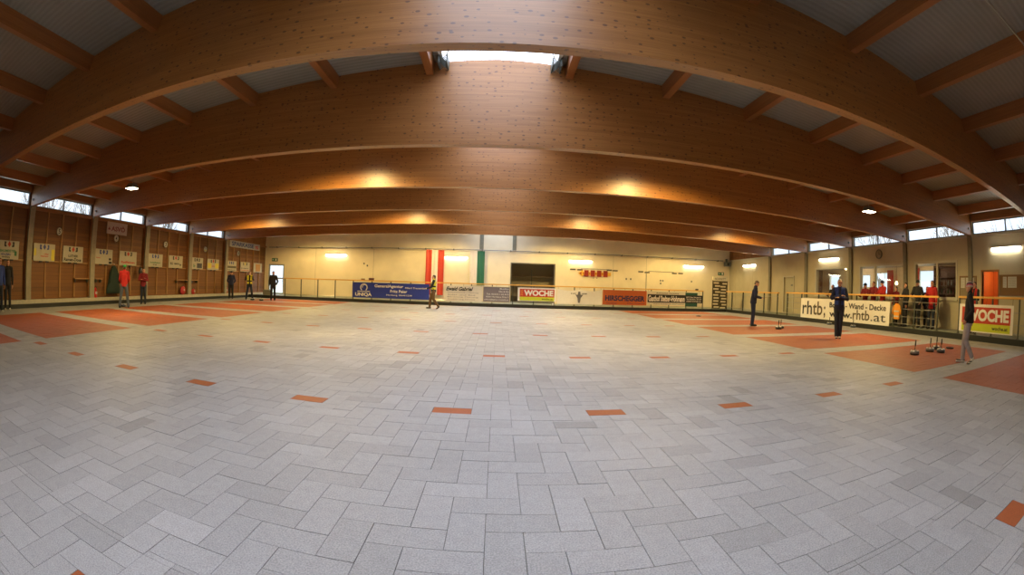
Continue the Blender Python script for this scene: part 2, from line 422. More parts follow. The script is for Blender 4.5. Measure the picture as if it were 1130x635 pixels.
# ------------------------------------------------------------------ walls
# left wall: horizontal boards, battens, concrete plinth, clerestory openings
wins = [(-YF+.0, 0, 0, 0)]
bays = [(y0+.15, y1-.15) for y0, y1 in zip([-7.2, -3.28, .66, 4.6]+POSTS[:-1], [-3.28, .66, 4.6]+POSTS)]
WB, WT, ZT = 3.78, 4.27, 4.62
mb = MB(); holes_wall(mb, FL, YF, YB, .3, ZT, .25, [(a, b, WB, WT) for a, b in bays])
wl = struct('wall_left', mb, BOARDS)
mb = MB(); mb.box(XL-.25, KL-.06, YF, YB, -.1, .3); obj('plinth', mb, PLINTH, wl)
for k, (y0, y1) in enumerate(bays+[(24.45, 29.95)]):
    n = 3 if k < len(bays) else 5
    for q in range(n):
        y = y0+(y1-y0)*((q+1)/(n+1))+(0 if k < len(bays) else 0)
        mb = MB(); mb.fbox(FL, y-.035, y+.035, .36, 3.72, 0, .06); obj('batten', mb, BATTEN, wl)
    mb = MB(); mb.fbox(FL, y0-.1, y1+.1, 3.64, 3.76, .0, .09); obj('top_rail', mb, FASCIA, wl)
    mb = MB(); mb.fbox(FL, y0, y1, 1.72, 1.78, .0, .045); obj('cross_rail', mb, BATTEN, wl)
# right wall
R1 = (-19.45, -16.76, 1.39, 2.76); R2 = (-15.72, -12.53, 1.39, 2.80); R3 = (-11.84, -9.38, 1.42, 2.80)
RD = (-22.70, -21.70, WZ, 2.37); RO = (-7.92, -7.05, WZ, 2.40)
mb = MB(); holes_wall(mb, FR, -YB, -YF, -.1, ZT, .2, [(-b, -a, WB, WT) for a, b in bays]+[R1, R2, R3, RD, RO])
wr = struct('wall_right', mb, CREAM2)
# faint joints between wall panels
for y in (29.0, 26.6, 13.9, 5.0):
    mb = MB(); mb.fbox(FR, -y-.012, -y+.012, WZ, 3.7, 0, .006); obj('panel_joint', mb, mat('joint_strip', (.42, .38, .27), .6), wr)
for a0, a1 in [(-b-.1, -a+.1) for a, b in bays]+[(-29.9, -24.4)]:
    mb = MB(); mb.fbox(FR, a0, a1, 3.68, 3.76, 0, .05); obj('window_ledge', mb, FRAMEC, wr)
# back wall with the dark doorway and the glazed door
BO = (.86, 3.78, WZ, 2.85); BD = (-17.28, -15.86, WZ, 2.42)
mb = MB(); holes_wall(mb, FB, XL-.25, XR+.2, -.1, 6.1, .2, [BO, BD]); wb = struct('wall_back', mb, CREAM)
for x in (-13.2, -8.7, -1.19, 1.02, 10.36, 7.9):
    up = x in (-1.19, 1.02)
    mb = MB(); mb.fbox(FB, x-(.13 if up else .012), x+(.13 if up else .012), 3.66 if up else WZ, 4.75 if up else 3.6, 0, .05 if up else .006)
    obj('mullion' if up else 'panel_joint', mb, POSTG if up else mat('joint_strip', (.42, .38, .27), .6), wb)
mb = MB(); mb.box(XL-.25, XR+.2, YF-.2, YF, -.1, 6.1); struct('wall_front', mb, CREAM2)
# wooden slat infill in the last bay of both side walls
for F, sgn, nm in ((FL, 1, wl), (FR, -1, wr)):
    mb = MB()
    for q in range(12):
        y = 24.7+q*.44
        mb.fbox(F, sgn*y-.1, sgn*y+.1, 3.78, 4.5, 0, .05)
    mb.fbox(F, min(sgn*24.4, sgn*29.95), max(sgn*24.4, sgn*29.95), 3.76, 4.5, 0, .02)
    obj('slat_infill', mb, FASCIA, nm)
# fascia boards above the clerestory
for F, s, nm in ((FL, 1, wl), (FR, -1, wr)):
    for a, b in bays:
        lo, hi = sorted((s*a, s*b)); mb = MB(); mb.fbox(F, lo, hi, WT, WT+.28, 0, .1); obj('fascia', mb, FASCIA, nm)

# roof sheets with the ridge skylight left open
mb = MB(); SK = 1.22
def roof_strip(x0, x1, nx):
    for k in range(nx):
        a, b = x0+(x1-x0)*k/nx, x0+(x1-x0)*(k+1)/nx
        za, zb = ztop(a)+.005, ztop(b)+.005
        v = [(a, YF-.2, za), (b, YF-.2, zb), (b, YB+.2, zb), (a, YB+.2, za), (a, YF-.2, za+.15), (b, YF-.2, zb+.15), (b, YB+.2, zb+.15), (a, YB+.2, za+.15)]
        mb.add(v, [(0, 3, 2, 1), (4, 5, 6, 7), (0, 1, 5, 4), (3, 7, 6, 2), (0, 4, 7, 3), (1, 2, 6, 5)])
roof_strip(XL-.5, XC-SK, 14); roof_strip(XC+SK, XR+.5, 14)
struct('ceiling', mb, ROOF)
# skylight: kerb boards, glazing bars and panes
sky = sroot('window_1', (XC, 11, 6.1))
o = (XC, 11, 6.1)
for s in (-1, 1):
    mb = MB(o); mb.box(XC+s*SK-.04, XC+s*SK+.04, YF, YB, 5.98, 6.5); obj('kerb_board', mb, WHITEP, sky)
mb = MB(o)
for k in range(38): mb.box(XC-SK, XC+SK, YF+k-.025, YF+k+.025, 6.42, 6.47)
obj('glazing_bars', mb, STEEL, sky)
mb = MB(o); mb.box(XC-SK-.05, XC+SK+.05, YF, YB, 6.5, 6.51); obj('pane', mb, MILK, sky)

# clerestory windows, both sides
wn = 2
for F, s in ((FL, 1), (FR, -1)):
    for a, b in bays:
        lo, hi = sorted((s*a, s*b)); c = F((lo+hi)/2, WB, -.1)
        r = sroot('window_%d' % wn, c); wn += 1
        mb = MB(c); rframe(mb, F, lo, hi, WB, WT, .045, -.14, -.06); mid = (lo+hi)/2+(-.0); mb.fbox(F, mid-.03, mid+.03, WB+.045, WT-.045, -.14, -.06)
        obj('window_frame', mb, FRAMEG, r)
        for p0, p1 in ((lo+.045, mid-.03), (mid+.03, hi-.045)):
            mb = MB(c); mb.fbox(F, p0, p1, WB+.045, WT-.045, -.105, -.095); obj('pane', mb, GLASS, r)

# ------------------------------------------------------------------ posts
ordn = ['first', 'second', 'third', 'fourth', 'fifth', 'sixth', 'seventh', 'eighth']
for k, y in enumerate(POSTS):
    n = 5-k
    t = thing('wall_post', 'grey concrete post on the timber left wall, %s counted from the back corner' % ordn[n-1], 'post', (XL+.12, y, 0))
    mb = MB((XL+.12, y, 0)); mb.box(XL, XL+.24, y-.15, y+.15, .29, zbot(XL+.1)); obj('shaft', mb, POSTC, t, bevel=.01)
    mb = MB((XL+.12, y, 0)); mb.box(XL, XL+.14, y-.19, y-.15, .36, 3.7); obj('edge_board', mb, FASCIA, t)
    t = thing('wall_post', 'olive grey post on the cream right wall, %s counted from the back corner' % ordn[n-1], 'post', (XR-.06, y, WZ))
    mb = MB((XR-.06, y, WZ)); mb.box(XR-.12, XR, y-.11, y+.11, WZ, zbot(XR)); obj('shaft', mb, POSTG, t, bevel=.008)

# ------------------------------------------------------------------ beams
NX = 72; BW = .1
names_b = {2: 'third timber roof beam behind the photographer', }
def beam_mesh():
    mb = MB(); x0, x1 = XL+.03, XR-.03
    xs = [x0+(x1-x0)*k/NX for k in range(NX+1)]
    for k in range(NX):
        a, b = xs[k], xs[k+1]; za, zb, ta, tb = zbot(a), zbot(b), ztop(a), ztop(b)
        ha, hb = ta-za, tb-zb
        mb.add([(a, -BW, za), (b, -BW, zb), (b, -BW, tb), (a, -BW, ta)], [(0, 1, 2, 3)], 0, [[(a, 0), (b, 0), (b, hb), (a, ha)]])
        mb.add([(a, BW, za), (b, BW, zb), (b, BW, tb), (a, BW, ta)], [(3, 2, 1, 0)], 0, [[(a, ha), (b, hb), (b, 0), (a, 0)]])
        mb.add([(a, -BW, za), (b, -BW, zb), (b, BW, zb), (a, BW, za)], [(3, 2, 1, 0)], 0, [[(a, 10.), (b, 10.), (b, 10.2), (a, 10.2)]])
        mb.add([(a, -BW, ta), (b, -BW, tb), (b, BW, tb), (a, BW, ta)], [(0, 1, 2, 3)], 0, [[(a, .02), (b, .02), (b, .01), (a, .01)]])
    for x in (x0, x1):
        za, ta = zbot(x), ztop(x)
        mb.add([(x, -BW, za), (x, BW, za), (x, BW, ta), (x, -BW, ta)], [(0, 1, 2, 3)], 0, [[(0, 0), (.2, 0), (.2, .5), (0, .5)]])
    return mb.mesh('beam', GLULAM)
bme = beam_mesh()
mb = MB()
for x, s in ((XL+.33, 1), (XR-.33, -1)):
    mb.lathe([(.05, -BW-.035), (.05, -BW-.001), ], (x, 0, 0), 12)
BLAB = ['glulam roof beam over the hall, above and behind the camera', 'glulam roof beam just behind the camera', 'nearest glulam roof beam, the huge arched one across the top of the view',
        'second nearest glulam roof beam, with the skylight glow above it', 'third glulam roof beam from the camera, brightly lit in the middle', 'fourth glulam roof beam from the camera, dull brown band',
        'fifth glulam roof beam from the camera, with two golden glow patches', 'farthest glulam roof beam, nearest to the cream back wall']
for k, y in enumerate([-3.28, .66, 4.6]+POSTS):
    if k == 1: continue
    t = thing('roof_beam', BLAB[k], 'roof beam', (0, y, 4.0), 0, 'glulam roof beams')
    link('timber', bme, t, (0, 0, -4.0))
    for x in (XL+.3, XR-.3):
        m2 = MB(); z = zbot(x)-4.0+.22
        m2.tube([(x, -BW-.05, z), (x, -BW, z)], .045, 10); obj('bolt', m2, GREYB, t)

# purlins between the beams, under the roof sheets
PO = [1.45, 3.6, 5.7, 7.8, 9.9, 12.0, 14.1, 16.2]
gaps = [('behind the camera', -3.28, .66), ('before the nearest beam', -3.28, 4.6), ('between the nearest and second beams', 4.6, 8.54), ('between the second and third beams', 8.54, 12.48), ('between the third and fourth beams', 12.48, 16.42)]
for gi, (gl, y0, y1) in enumerate(gaps):
    if gi == 0: continue
    for s in (-1, 1):
        for q, off in enumerate(PO):
            x = XC+s*off; zt = ztop(x); L = y1-y0-2*BW
            mb = MB((x, (y0+y1)/2, zt))
            ya, yb = y0+BW, y1-BW; sl = -.09*s
            v = []
            for yy in (ya, yb):
                for (dx, top) in ((-.08, 0), (.08, 0), (.08, 1), (-.08, 1)):
                    v.append((x+dx, yy, ztop(x+dx) if top else zt-.30))
            fs = [(0, 1, 2, 3), (7, 6, 5, 4), (0, 3, 7, 4), (1, 5, 6, 2), (0, 4, 5, 1), (3, 2, 6, 7)]
            uvs = [[(0, 0), (.16, 0), (.16, .3), (0, .3)]]*2+[[(0, 0), (0, .3), (L, .3), (L, 0)], [(0, 0), (L, 0), (L, .3), (0, .3)], [(0, .02), (L, .02), (L, .01), (0, .01)], [(0, 0), (0, .1), (L, .1), (L, 0)]]
            mb.add(v, fs, 0, uvs)
            o_ = obj('purlin', mb, PURLIN, loc=(x, (y0+y1)/2, zt))
            tag(o_, 'timber purlin %s, %s %s of the skylight' % (gl, ordn[q], 'left' if s < 0 else 'right'), 'purlin', 'purlins '+gl)
# perforated steel brackets beside the skylight and wind bracing rods
for gi, (y0, y1, lab) in enumerate([(4.6, 8.54, 'in front of the second roof beam')]):
    for s, side in ((-1, 'left'), (1, 'right')):
        x = XC+s*(SK-.06); c = (x, y1-.35, 5.9)
        t = thing('lattice_bracket', 'dark perforated steel bracket at the %s edge of the skylight' % side, 'bracket', c)
        mb = MB(c); mb.box(x-.1, x-.08, y1-.5, y1-.12, 5.78, 5.97); mb.box(x+.08, x+.1, y1-.5, y1-.12, 5.78, 5.97); obj('side_strip', mb, DSTEEL, t)
        mb = MB(c)
        for q in range(7): mb.tube([(x-.09, y1-.5+q*.06, 5.79), (x+.09, y1-.5+q*.06, 5.96)], .009, 5); mb.tube([(x+.09, y1-.5+q*.06, 5.79), (x-.09, y1-.5+q*.06, 5.96)], .009, 5)
        obj('lattice', mb, DSTEEL, t)
        r = MB(); r.tube([(XC+s*1.15, 8.4, 6.15), (XC+s*.25, 6.2, 6.38)], .014, 6)
        tag(obj('brace_rod', r, STEEL), 'thin steel brace rod crossing the %s end of the skylight' % side, 'rod')
mb = MB(); mb.tube([(5.2, 1.42, 5.0), (7.4, 1.36, 5.0), (9.0, 1.3, 4.98)], .022, 8)
tag(obj('conduit_pipe', mb, STEEL), 'thin grey conduit pipe under the roof at the top right corner', 'pipe')

# ------------------------------------------------------------------ high-bay lamps
def highbay(x, y, z, label, power=LAMP_W, group='high bay lamps', cone=165):
    t = thing('high_bay_lamp', label, 'ceiling lamp', (x, y, z), 0, group)
    mb = MB(); mb.add([(-.24, -.17, 0), (.24, -.17, 0), (.24, .17, 0), (-.24, .17, 0), (-.15, -.11, .16), (.15, -.11, .16), (.15, .11, .16), (-.15, .11, .16)], [(0, 4, 5, 1), (1, 5, 6, 2), (2, 6, 7, 3), (3, 7, 4, 0), (4, 7, 6, 5)])
    obj('housing', mb, GREYB, t)
    mb = MB(); mb.box(-.22, .22, -.15, .15, -.02, -.005); obj('diffuser', mb, LAMPG, t)
    mb = MB(); mb.tube([(0, 0, .16), (0, 0, ztop(x)-z)], .012, 6); obj('hanger', mb, STEEL, t)
    ld = bpy.data.lights.new('lamp_light', 'SPOT'); ld.energy = power; ld.color = LAMP_COL; ld.shadow_soft_size = .22; ld.spot_size = math.radians(cone); ld.spot_blend = .4
    lo = bpy.data.objects.new('lamp_light', ld); COL.objects.link(lo); lo.parent = t; lo.location = (0, 0, -.04)
for bay, (y, bl) in enumerate([(10.5, 'behind the second roof beam'), (18.4, 'behind the fourth roof beam'), (26.6, 'near the back wall')]):
    for x, xl in ((-12.4, 'far left'), (-4.15, 'inner left'), (4.15, 'inner right'), (12.2, 'far right')):
        highbay(x, y, (4.2 if bay == 0 else 4.78) if abs(x) > 8 else 5.0, 'lit high bay lamp %s, %s of its row' % (bl, xl), LAMP_W*(1 if bay < 2 else 1.25))
for x, xl in ((-12.4, 'far left'), (-4.15, 'inner left'), (4.15, 'inner right'), (12.2, 'far right')):
    highbay(x, -.9, 4.3 if abs(x) > 8 else 4.9, 'lit high bay lamp behind the camera, %s of its row' % xl, LAMP_W*.22, cone=178)

# ------------------------------------------------------------------ fluorescent wall lights
def tubelight(F, a0, a1, b, label):
    c = F((a0+a1)/2, b, 0)
    t = thing('wall_light', label, 'wall light', c, 0, 'fluorescent wall lights')
    mb = MB(c); mb.fbox(F, a0, a1, b+.035, b+.07, 0.0, .07); obj('housing', mb, WHITEP, t)
    mb = MB(c); mb.fbox(F, a0+.02, a1-.02, b-.045, b+.035, .0, .11); obj('diffuser', mb, TUBE, t, bevel=.02)
tubelight(FB, -12.37, -10.75, 3.12, 'lit fluorescent wall light on the back wall, leftmost, left of the red and white flag')
tubelight(FB, -3.66, -2.12, 3.12, 'lit fluorescent wall light on the back wall between the two hanging flags')
tubelight(FB, 4.77, 6.35, 3.15, 'lit fluorescent wall light on the back wall above the yellow arrow sign')
tubelight(FB, 13.3, 14.95, 3.15, 'lit fluorescent wall light on the back wall near the right corner')
tubelight(FR, -27.8, -26.2, 3.26, 'lit fluorescent wall light on the right wall nearest the back corner')
tubelight(FR, -19.1, -17.45, 3.26, 'lit fluorescent wall light above the first clubroom window, in the middle of the right wall')
tubelight(FR, -7.38, -5.76, 3.18, 'large lit fluorescent wall light above the orange doorway at the right')

# ------------------------------------------------------------------ railings
def railing(F, a0, a1, posts, label, bars, top=1.43, wood=RAILW, pm=DSTEEL):
    c = F((a0+a1)/2, WZ, 0)
    t = thing('railing', label, 'railing', c)
    mb = MB(c); mb.fbox(F, a0, a1, top-.05, top+.02, -.05, .06); obj('handrail', mb, wood, t, bevel=.01)
    for a in posts:
        mb = MB(c); mb.fbox(F, a-.028, a+.028, WZ, top-.05, -.03, .03); mb.fbox(F, a-.06, a+.06, WZ, WZ+.015, -.05, .05); obj('rail_post', mb, pm, t)
    for b in bars:
        mb = MB(c); mb.tube([F(a0+.02, b, 0), F(a1-.02, b, 0)], .014, 6); obj('rail_bar', mb, STEEL, t)
    return t
railing(FRB, -14.45, 13.7, [-14.38+1.275*k for k in range(23)], 'long low railing with a wooden handrail along the back walkway', [.32], 1.40)
railing(FRR, -27.6, -20.98, [-26.6, -25.1, -23.8, -22.56, -21.1], 'short railing on the right walkway near the back corner, no banner on it', [.36, 1.2], 1.42)
railing(FRR, -20.2, -9.36, [-20.1, -18.77, -17.3, -15.8, -14.4, -13.0, -11.95, -10.7, -9.41], 'long railing on the right walkway carrying the white banner', [.34, .62, .92, 1.2], 1.44)
railing(FRR, -8.3, -1.5, [-8.26, -7.4, -6.6, -5.3, -4.0, -2.7], 'railing at the far right edge carrying the red and green banner', [.34, .62, 1.0], 1.46)

# ------------------------------------------------------------------ banners
def cloth(F, a0, a1, b0, b1, c, wav=.004, mats=None, n=24, off=(0, 0, 0), seed=0, mi=0, mb=None, sag=0.):
    mb = mb or MB(off); rows = 6
    r = random.Random(seed); p1, p2 = r.uniform(0, 6), r.uniform(0, 6)
    def cc(a, b):
        u = (a-a0)/(a1-a0); v = (b-b0)/(b1-b0)
        return c+wav*(math.sin(u*17+p1+v*2)+math.sin(u*7+p2-v*3))
    def zz(u, v): return b0+(b1-b0)*v-sag*(math.sin(PI*((u*2) % 1)))*v
    for side in (0, 1):
        n0 = [(a0+(a1-a0)*i/n, zz(i/n, j/rows)) for j in range(rows+1) for i in range(n+1)]
        vs = [F(a, b, cc(a, b)-(.006 if side else 0)) for a, b in n0]
        fs = [(j*(n+1)+i, j*(n+1)+i+1, (j+1)*(n+1)+i+1, (j+1)*(n+1)+i) for j in range(rows) for i in range(n)]
        if side: fs = [f[::-1] for f in fs]
        mb.add(vs, fs, mi)
    return mb
def banner(F, a0, a1, b0, b1, label, m, c=.075, wav=.003, sag=0, cat='banner', name='banner'):
    loc = F((a0+a1)/2, b0, c); t = thing(name, label, cat, loc)
    t['_'] = 0; del t['_']
    obj('sheet', cloth(F, a0, a1, b0, b1, c, wav, off=loc, seed=int(abs(a0)*10), sag=sag), m, t, smooth=True)
    for a in (a0+.06, (a0+a1)/2, a1-.06):
        mb = MB(loc); mb.tube([F(a, b1-.02, c), F(a, 1.42, .03)], .006, 5); obj('tie', mb, INK, t)
    return t, loc
def bl(t, loc, F, a0, a1, b0, b1, m, c=.085, name='panel', shape=None):
    mb = MB(loc)
    if shape: mb.poly(F, shape, c-.001, c)
    else: mb.fbox(F, a0, a1, b0, b1, c-.002, c)
    return obj(name, mb, m, t)
NAVY = C('banner_blue', .015, .035, .30); WHT = C('print_white', .82, .80, .77); PRED = C('print_red', .50, .045, .02)
YGRN = C('print_lime', .55, .62, .03); ORNG = C('banner_orange', .52, .12, .025); DBLU = C('print_dark_blue', .03, .025, .09)
DGRN = C('print_dark_green', .01, .075, .055); GRYV = C('banner_grey', .21, .18, .20); SILK = C('banner_silver', .70, .64, .53)
T1 = .089
t, l = banner(FRB, -9.31, -4.24, .30, 1.27, 'blue insurance banner with white lettering on the back railing', NAVY)
def ring(F, cx, cz, r, w, c, loc, m, par, a0=0, a1=2*PI, nm='emblem'):
    mb = MB(loc); n = 28
    for k in range(n):
        p, q = a0+(a1-a0)*k/n, a0+(a1-a0)*(k+1)/n
        mb.add([F(cx+r*math.cos(p), cz+r*math.sin(p), c), F(cx+r*math.cos(q), cz+r*math.sin(q), c), F(cx+(r-w)*math.cos(q), cz+(r-w)*math.sin(q), c), F(cx+(r-w)*math.cos(p), cz+(r-w)*math.sin(p), c)], [(0, 1, 2, 3)])
    return obj(nm, mb, m, par)
ring(FRB, -8.52, .95, .25, .06, T1, l, WHT, t, -.9, PI+.9); ring(FRB, -8.47, .97, .17, .04, T1, l, WHT, t, .6, PI+.3)
bl(t, l, FRB, -8.95, -8.1, .68, .72, WHT, T1, 'emblem')
text(t, FRB, 'UNIQA', -9.1, -7.98, .37, .62, T1, WHT, .03, off=l)
text(t, FRB, 'GeneralAgentur', -7.8, -5.9, .93, 1.16, T1, WHT, .025, off=l)
text(t, FRB, 'Albert Trautendorf', -5.8, -4.4, .95, 1.05, T1, WHT, .01, off=l)
text(t, FRB, 'Fritz Paier', -6.75, -5.65, .67, .85, T1, WHT, .02, off=l)
text(t, FRB, 'Hartberg, 0664/1234', -7.0, -5.35, .45, .57, T1, WHT, .005, off=l)
t, l = banner(FRB, -3.28, -.97, .27, 1.24, 'pale silver banner with dark script heading, right of the blue one', SILK)
text(t, FRB, 'Ewald Gabriel', -3.2, -1.6, .93, 1.17, T1, INK, .035, off=l, shear=.1)
for k in range(4): text(t, FRB, ['Sanitärtechnik - Heizung', 'Solar und Bad', 'Beratung Planung', 'Ausführung Service'][k], -3.1, -1.2-.2*(k % 2), .78-.14*k, .86-.14*k, T1, GRYV, .0, off=l)
bl(t, l, FRB, -3.1, -1.2, .80, .805, GRYV, T1, 'rule_line')
t, l = banner(FRB, -.92, .72, .30, 1.22, 'grey banner with right-aligned white text lines on the back railing', GRYV)
rframe_mb = MB(l); rframe(rframe_mb, FRB, -.92, .76, .28, 1.25, .03, T1-.01, T1+.004); obj('frame_edge', rframe_mb, C('frame_wood', .6, .5, .3), t)
for k, (s_, a) in enumerate([('Metallbau', .12), ('Glas & Alu', .05), ('Tel. 03332 / 62 413', -.7), ('8230 Hartberg, Ring 4', -.72), ('office@glas-metall.at', -.84)]):
    text(t, FRB, s_, a, .66, 1.08-.17*k, 1.17-.17*k, T1, WHT, .005, off=l)
def woche(F, a0, a1, b0, b1, label, full=True, die=True):
    t, l = banner(F, a0, a1, b0, b1, label, WHT)
    W, H = a1-a0, b1-b0
    bl(t, l, F, a0+.05*W, a1-.05*W if full else a1-.02*W, b0+.32*H, b1-.1*H, PRED, .085, 'red_field')
    bl(t, l, F, a0+.05*W, a1-.05*W if full else a1-.02*W, b0+.04*H, b0+.32*H, YGRN, .085, 'lime_field')
    if die: text(t, F, 'DIE', a0+.075*W, a0+.13*W, b0+.42*H, b1-.2*H, .09, C('print_orange', .75, .25, .05), .01, off=l)
    text(t, F, 'WOCHE', a0+(.16 if die else .13)*W, a1-.08*W, b0+.40*H, b1-.17*H, .09, WHT, .045, off=l)
    text(t, F, 'woche.at', a1-.38*W, a1-.09*W, b0+.12*H, b0+.25*H, .09, INK, .02, off=l)
woche(FRB, 1.22, 3.6, .42, 1.25, 'small red and lime newspaper banner hanging before the dark doorway in the back wall')
t, l = banner(FRB, 3.66, 6.5, .30, 1.24, 'sagging white banner with a dark figure in its centre', C('banner_white', .80, .77, .70), wav=.012, sag=.1)
bl(t, l, FRB, 0, 0, 0, 0, C('figure_grey', .14, .13, .13), .105, 'figure_print', shape=[(4.98, .4), (5.1, .4), (5.14, .7), (5.3, .92), (5.14, .9), (5.10, 1.1), (4.98, 1.1), (4.94, .9), (4.80, .92), (4.94, .7)])
text(t, FRB, 'KURT', 4.52, 4.86, .93, 1.01, .105, INK, .02, off=l); text(t, FRB, 'HEIM', 5.2, 5.52, .93, 1.01, .105, INK, .02, off=l)
t, l = banner(FRB, 6.56, 9.51, .34, 1.27, 'orange banner with large dark capitals on the back railing', ORNG)
text(t, FRB, 'HIRSCHEGGER', 6.72, 9.38, .58, .93, T1, DBLU, .045, off=l)
text(t, FRB, 'Erdbau - Transporte', 8.2, 9.35, .40, .49, T1, DBLU, .005, off=l); text(t, FRB, 'Container', 6.8, 7.5, .40, .49, T1, DBLU, .005, off=l)
t, l = banner(FRB, 9.56, 13.4, .40, 1.27, 'white, black and dark green inn banner, rightmost on the back railing', C('banner_offwhite', .62, .60, .52))
bl(t, l, FRB, 9.58, 12.3, .55, 1.07, INK, .083, 'black_field'); bl(t, l, FRB, 12.3, 13.22, .33, 1.24, DGRN, .0835, 'green_field'); bl(t, l, FRB, 12.3, 13.62, .56, 1.07, INK, .087, 'black_box')
text(t, FRB, 'Gasthof Stelzer-Hohmann', 9.64, 12.25, .62, 1.0, T1, WHT, .028, off=l)
text(t, FRB, 'Buschenschank Thermenland', 10.2, 11.8, 1.12, 1.2, T1, INK, .02, off=l); text(t, FRB, 'Zimmer mit Frühstück - Hausmannskost', 10.0, 12.2, .44, .50, T1, INK, .0, off=l)
for k, s_ in enumerate(['8271 Bad Waltersd.', 'Tel 03333 / 22 50', 'stelzer-hohmann.at']): text(t, FRB, s_, 12.38, 13.5, .90-.13*k, .98-.13*k, T1+.002, WHT, .01, off=l)
# long white banner on the right railing
t, l = banner(FRR, -18.72, -12.13, .16, 1.18, 'long white banner with huge dark lowercase letters on the right railing', C('banner_white2', .82, .80, .76), wav=.004)
BRN = C('print_brown_grey', .10, .085, .06); DGR = C('print_dark_grey', .04, .045, .05)
for s_, a0, a1, m in (('rh', -18.55, -17.72, DGR), ('tb', -17.66, -16.86, BRN), (';', -16.74, -16.62, DGR)):
    text(t, FRR, s_, a0, a1, .38 if s_ != ';' else .26, 1.05 if s_ != ';' else .82, T1, m, .013, off=l)
text(t, FRR, 'Boden - Wand - Decke', -16.3, -12.35, .79, 1.04, T1, DGR, .022, off=l)
text(t, FRR, 'www.', -16.3, -14.6, .36, .56, T1, DGR, .025, off=l); text(t, FRR, 'rhtb', -14.55, -13.4, .33, .76, T1, BRN, .014, off=l); text(t, FRR, '.at', -13.32, -12.35, .33, .62, T1, DGR, .0, off=l)
woche(FRR, -8.2, -5.54, .30, 1.22, 'large red and lime newspaper banner on the right railing by the grey-trousered player', die=False)

# ------------------------------------------------------------------ flags on the back wall
FLG = frame((0, YB-.18, 0), (1, 0, 0), (0, -1, 0))
def flag(x0, x1, b0, b1, cols, label):
    loc = FLG((x0+x1)/2, b1, 0); t = thing('hanging_flag', label, 'flag', loc)
    for k, (m, nm) in enumerate(cols):
        a, b = x0+(x1-x0)*k/len(cols), x0+(x1-x0)*(k+1)/len(cols)
        mb = MB(loc); n = 10; rows = 8
        def dd(u): return .035*math.sin(u*22+b0*3)
        for side in (0, 1):
            vs = [FLG(a+(b-a)*i/n, b0+(b1-b0)*j/rows, dd(a+(b-a)*i/n)*(1-.5*j/rows)-.004*side) for j in range(rows+1) for i in range(n+1)]
            fs = [(j*(n+1)+i, j*(n+1)+i+1, (j+1)*(n+1)+i+1, (j+1)*(n+1)+i) for j in range(rows) for i in range(n)]
            mb.add(vs, fs if not side else [f[::-1] for f in fs])
        obj(nm, mb, m, t, smooth=True)
FRED = C('flag_red', .56, .05, .025); FWHT = C('flag_white', .74, .66, .58); FGRN = C('flag_green', .015, .13, .07)
flag(-4.94, -3.70, .56, 3.60, [(FRED, 'red_stripe'), (FWHT, 'white_stripe'), (FRED, 'red_stripe')], 'long red, white and red flag hanging on the cream back wall')
flag(-1.95, -.95, 1.30, 3.60, [(FWHT, 'white_stripe'), (FGRN, 'green_stripe')], 'white and green flag hanging on the cream back wall')
# curtain rail of pipes along the back wall
t = thing('ceiling_rail', 'long grey conduit rail running across the top of the cream back wall', 'rail', FB(0, 3.66, .2))
c = FB(0, 3.66, .2)
mb = MB(c); mb.tube([FB(-17.2, 3.66, .2), FB(16.6, 3.68, .2)], .035, 8); obj('pipe', mb, C('pipe_grey', .30, .28, .25), t)
for k in range(18):
    mb = MB(c); a = -16.5+k*1.92; mb.fbox(FB, a-.03, a+.03, 3.62, 3.71, 0, .24); obj('bracket', mb, DSTEEL, t)
# wall vents, sockets
for k, (a, b) in enumerate([(5.04, 2.58), (5.54, 2.57), (7.62, 2.62), (8.04, 2.60), (9.94, 2.60), (10.42, 2.57), (12.55, 2.58), (13.06, 2.60)]):
    loc = FB(a, b, 0); t = thing('wall_vent', 'small dark slot vent high on the back wall, %s from the left' % ordn[k], 'vent', loc, 0, 'slot vents on the back wall')
    mb = MB(loc); rframe(mb, FB, a-.19, a+.19, b-.05, b+.05, .015, 0, .03); obj('vent_frame', mb, GREYB, t)
    mb = MB(loc); mb.fbox(FB, a-.175, a+.175, b-.035, b+.035, 0, .01); mb.fbox(FB, a-.175, a+.175, b-.004, b+.004, 0, .025); obj('grille', mb, C('vent_brown', .12, .10, .04), t)
for a0, a1, lab in ((5.6, 7.6, 'above the arrow sign'), (10.5, 12.5, 'at the right of the back wall')):
    mb = MB(); mb.tube([FB(a0, 2.66, .03), FB(a1, 2.66, .03)], .018, 6); tag(obj('cable_duct', mb, GREYB), 'thin horizontal cable pipe %s' % lab, 'pipe')
mb = MB(); mb.tube([FB(10.36, 2.5, .03), FB(10.36, WZ+.001, .03)], .016, 6); tag(obj('cable_duct', mb, GREYB), 'thin vertical cable pipe down the back wall', 'pipe')
for k, (a, b, lab) in enumerate([(8.87, 2.06, 'left of the pair below the vents'), (9.2, 2.06, 'right of the pair below the vents'), (11.47, 2.03, 'upper left of three above the inn banner'), (11.65, 2.03, 'upper right of three above the inn banner'), (11.48, 1.83, 'lowest of three above the inn banner'), (13.97, 2.05, 'alone near the lamp at the right'), (-9.4, 2.57, 'above the blue banner'), (-9.15, 2.43, 'above the blue banner, lower one')]):
    loc = FB(a, b, 0); t = thing('wall_socket', 'tiny dark wall box on the back wall, %s' % lab, 'wall box', loc)
    mb = MB(loc); mb.fbox(FB, a-.05, a+.05, b-.06, b+.06, 0, .03); obj('case', mb, GREYB, t, bevel=.008)
    mb = MB(loc); mb.lathe([(.03, .03), (.028, .036)], (a, b, 0), 10, F=FB); obj('cover', mb, BLACKP, t)
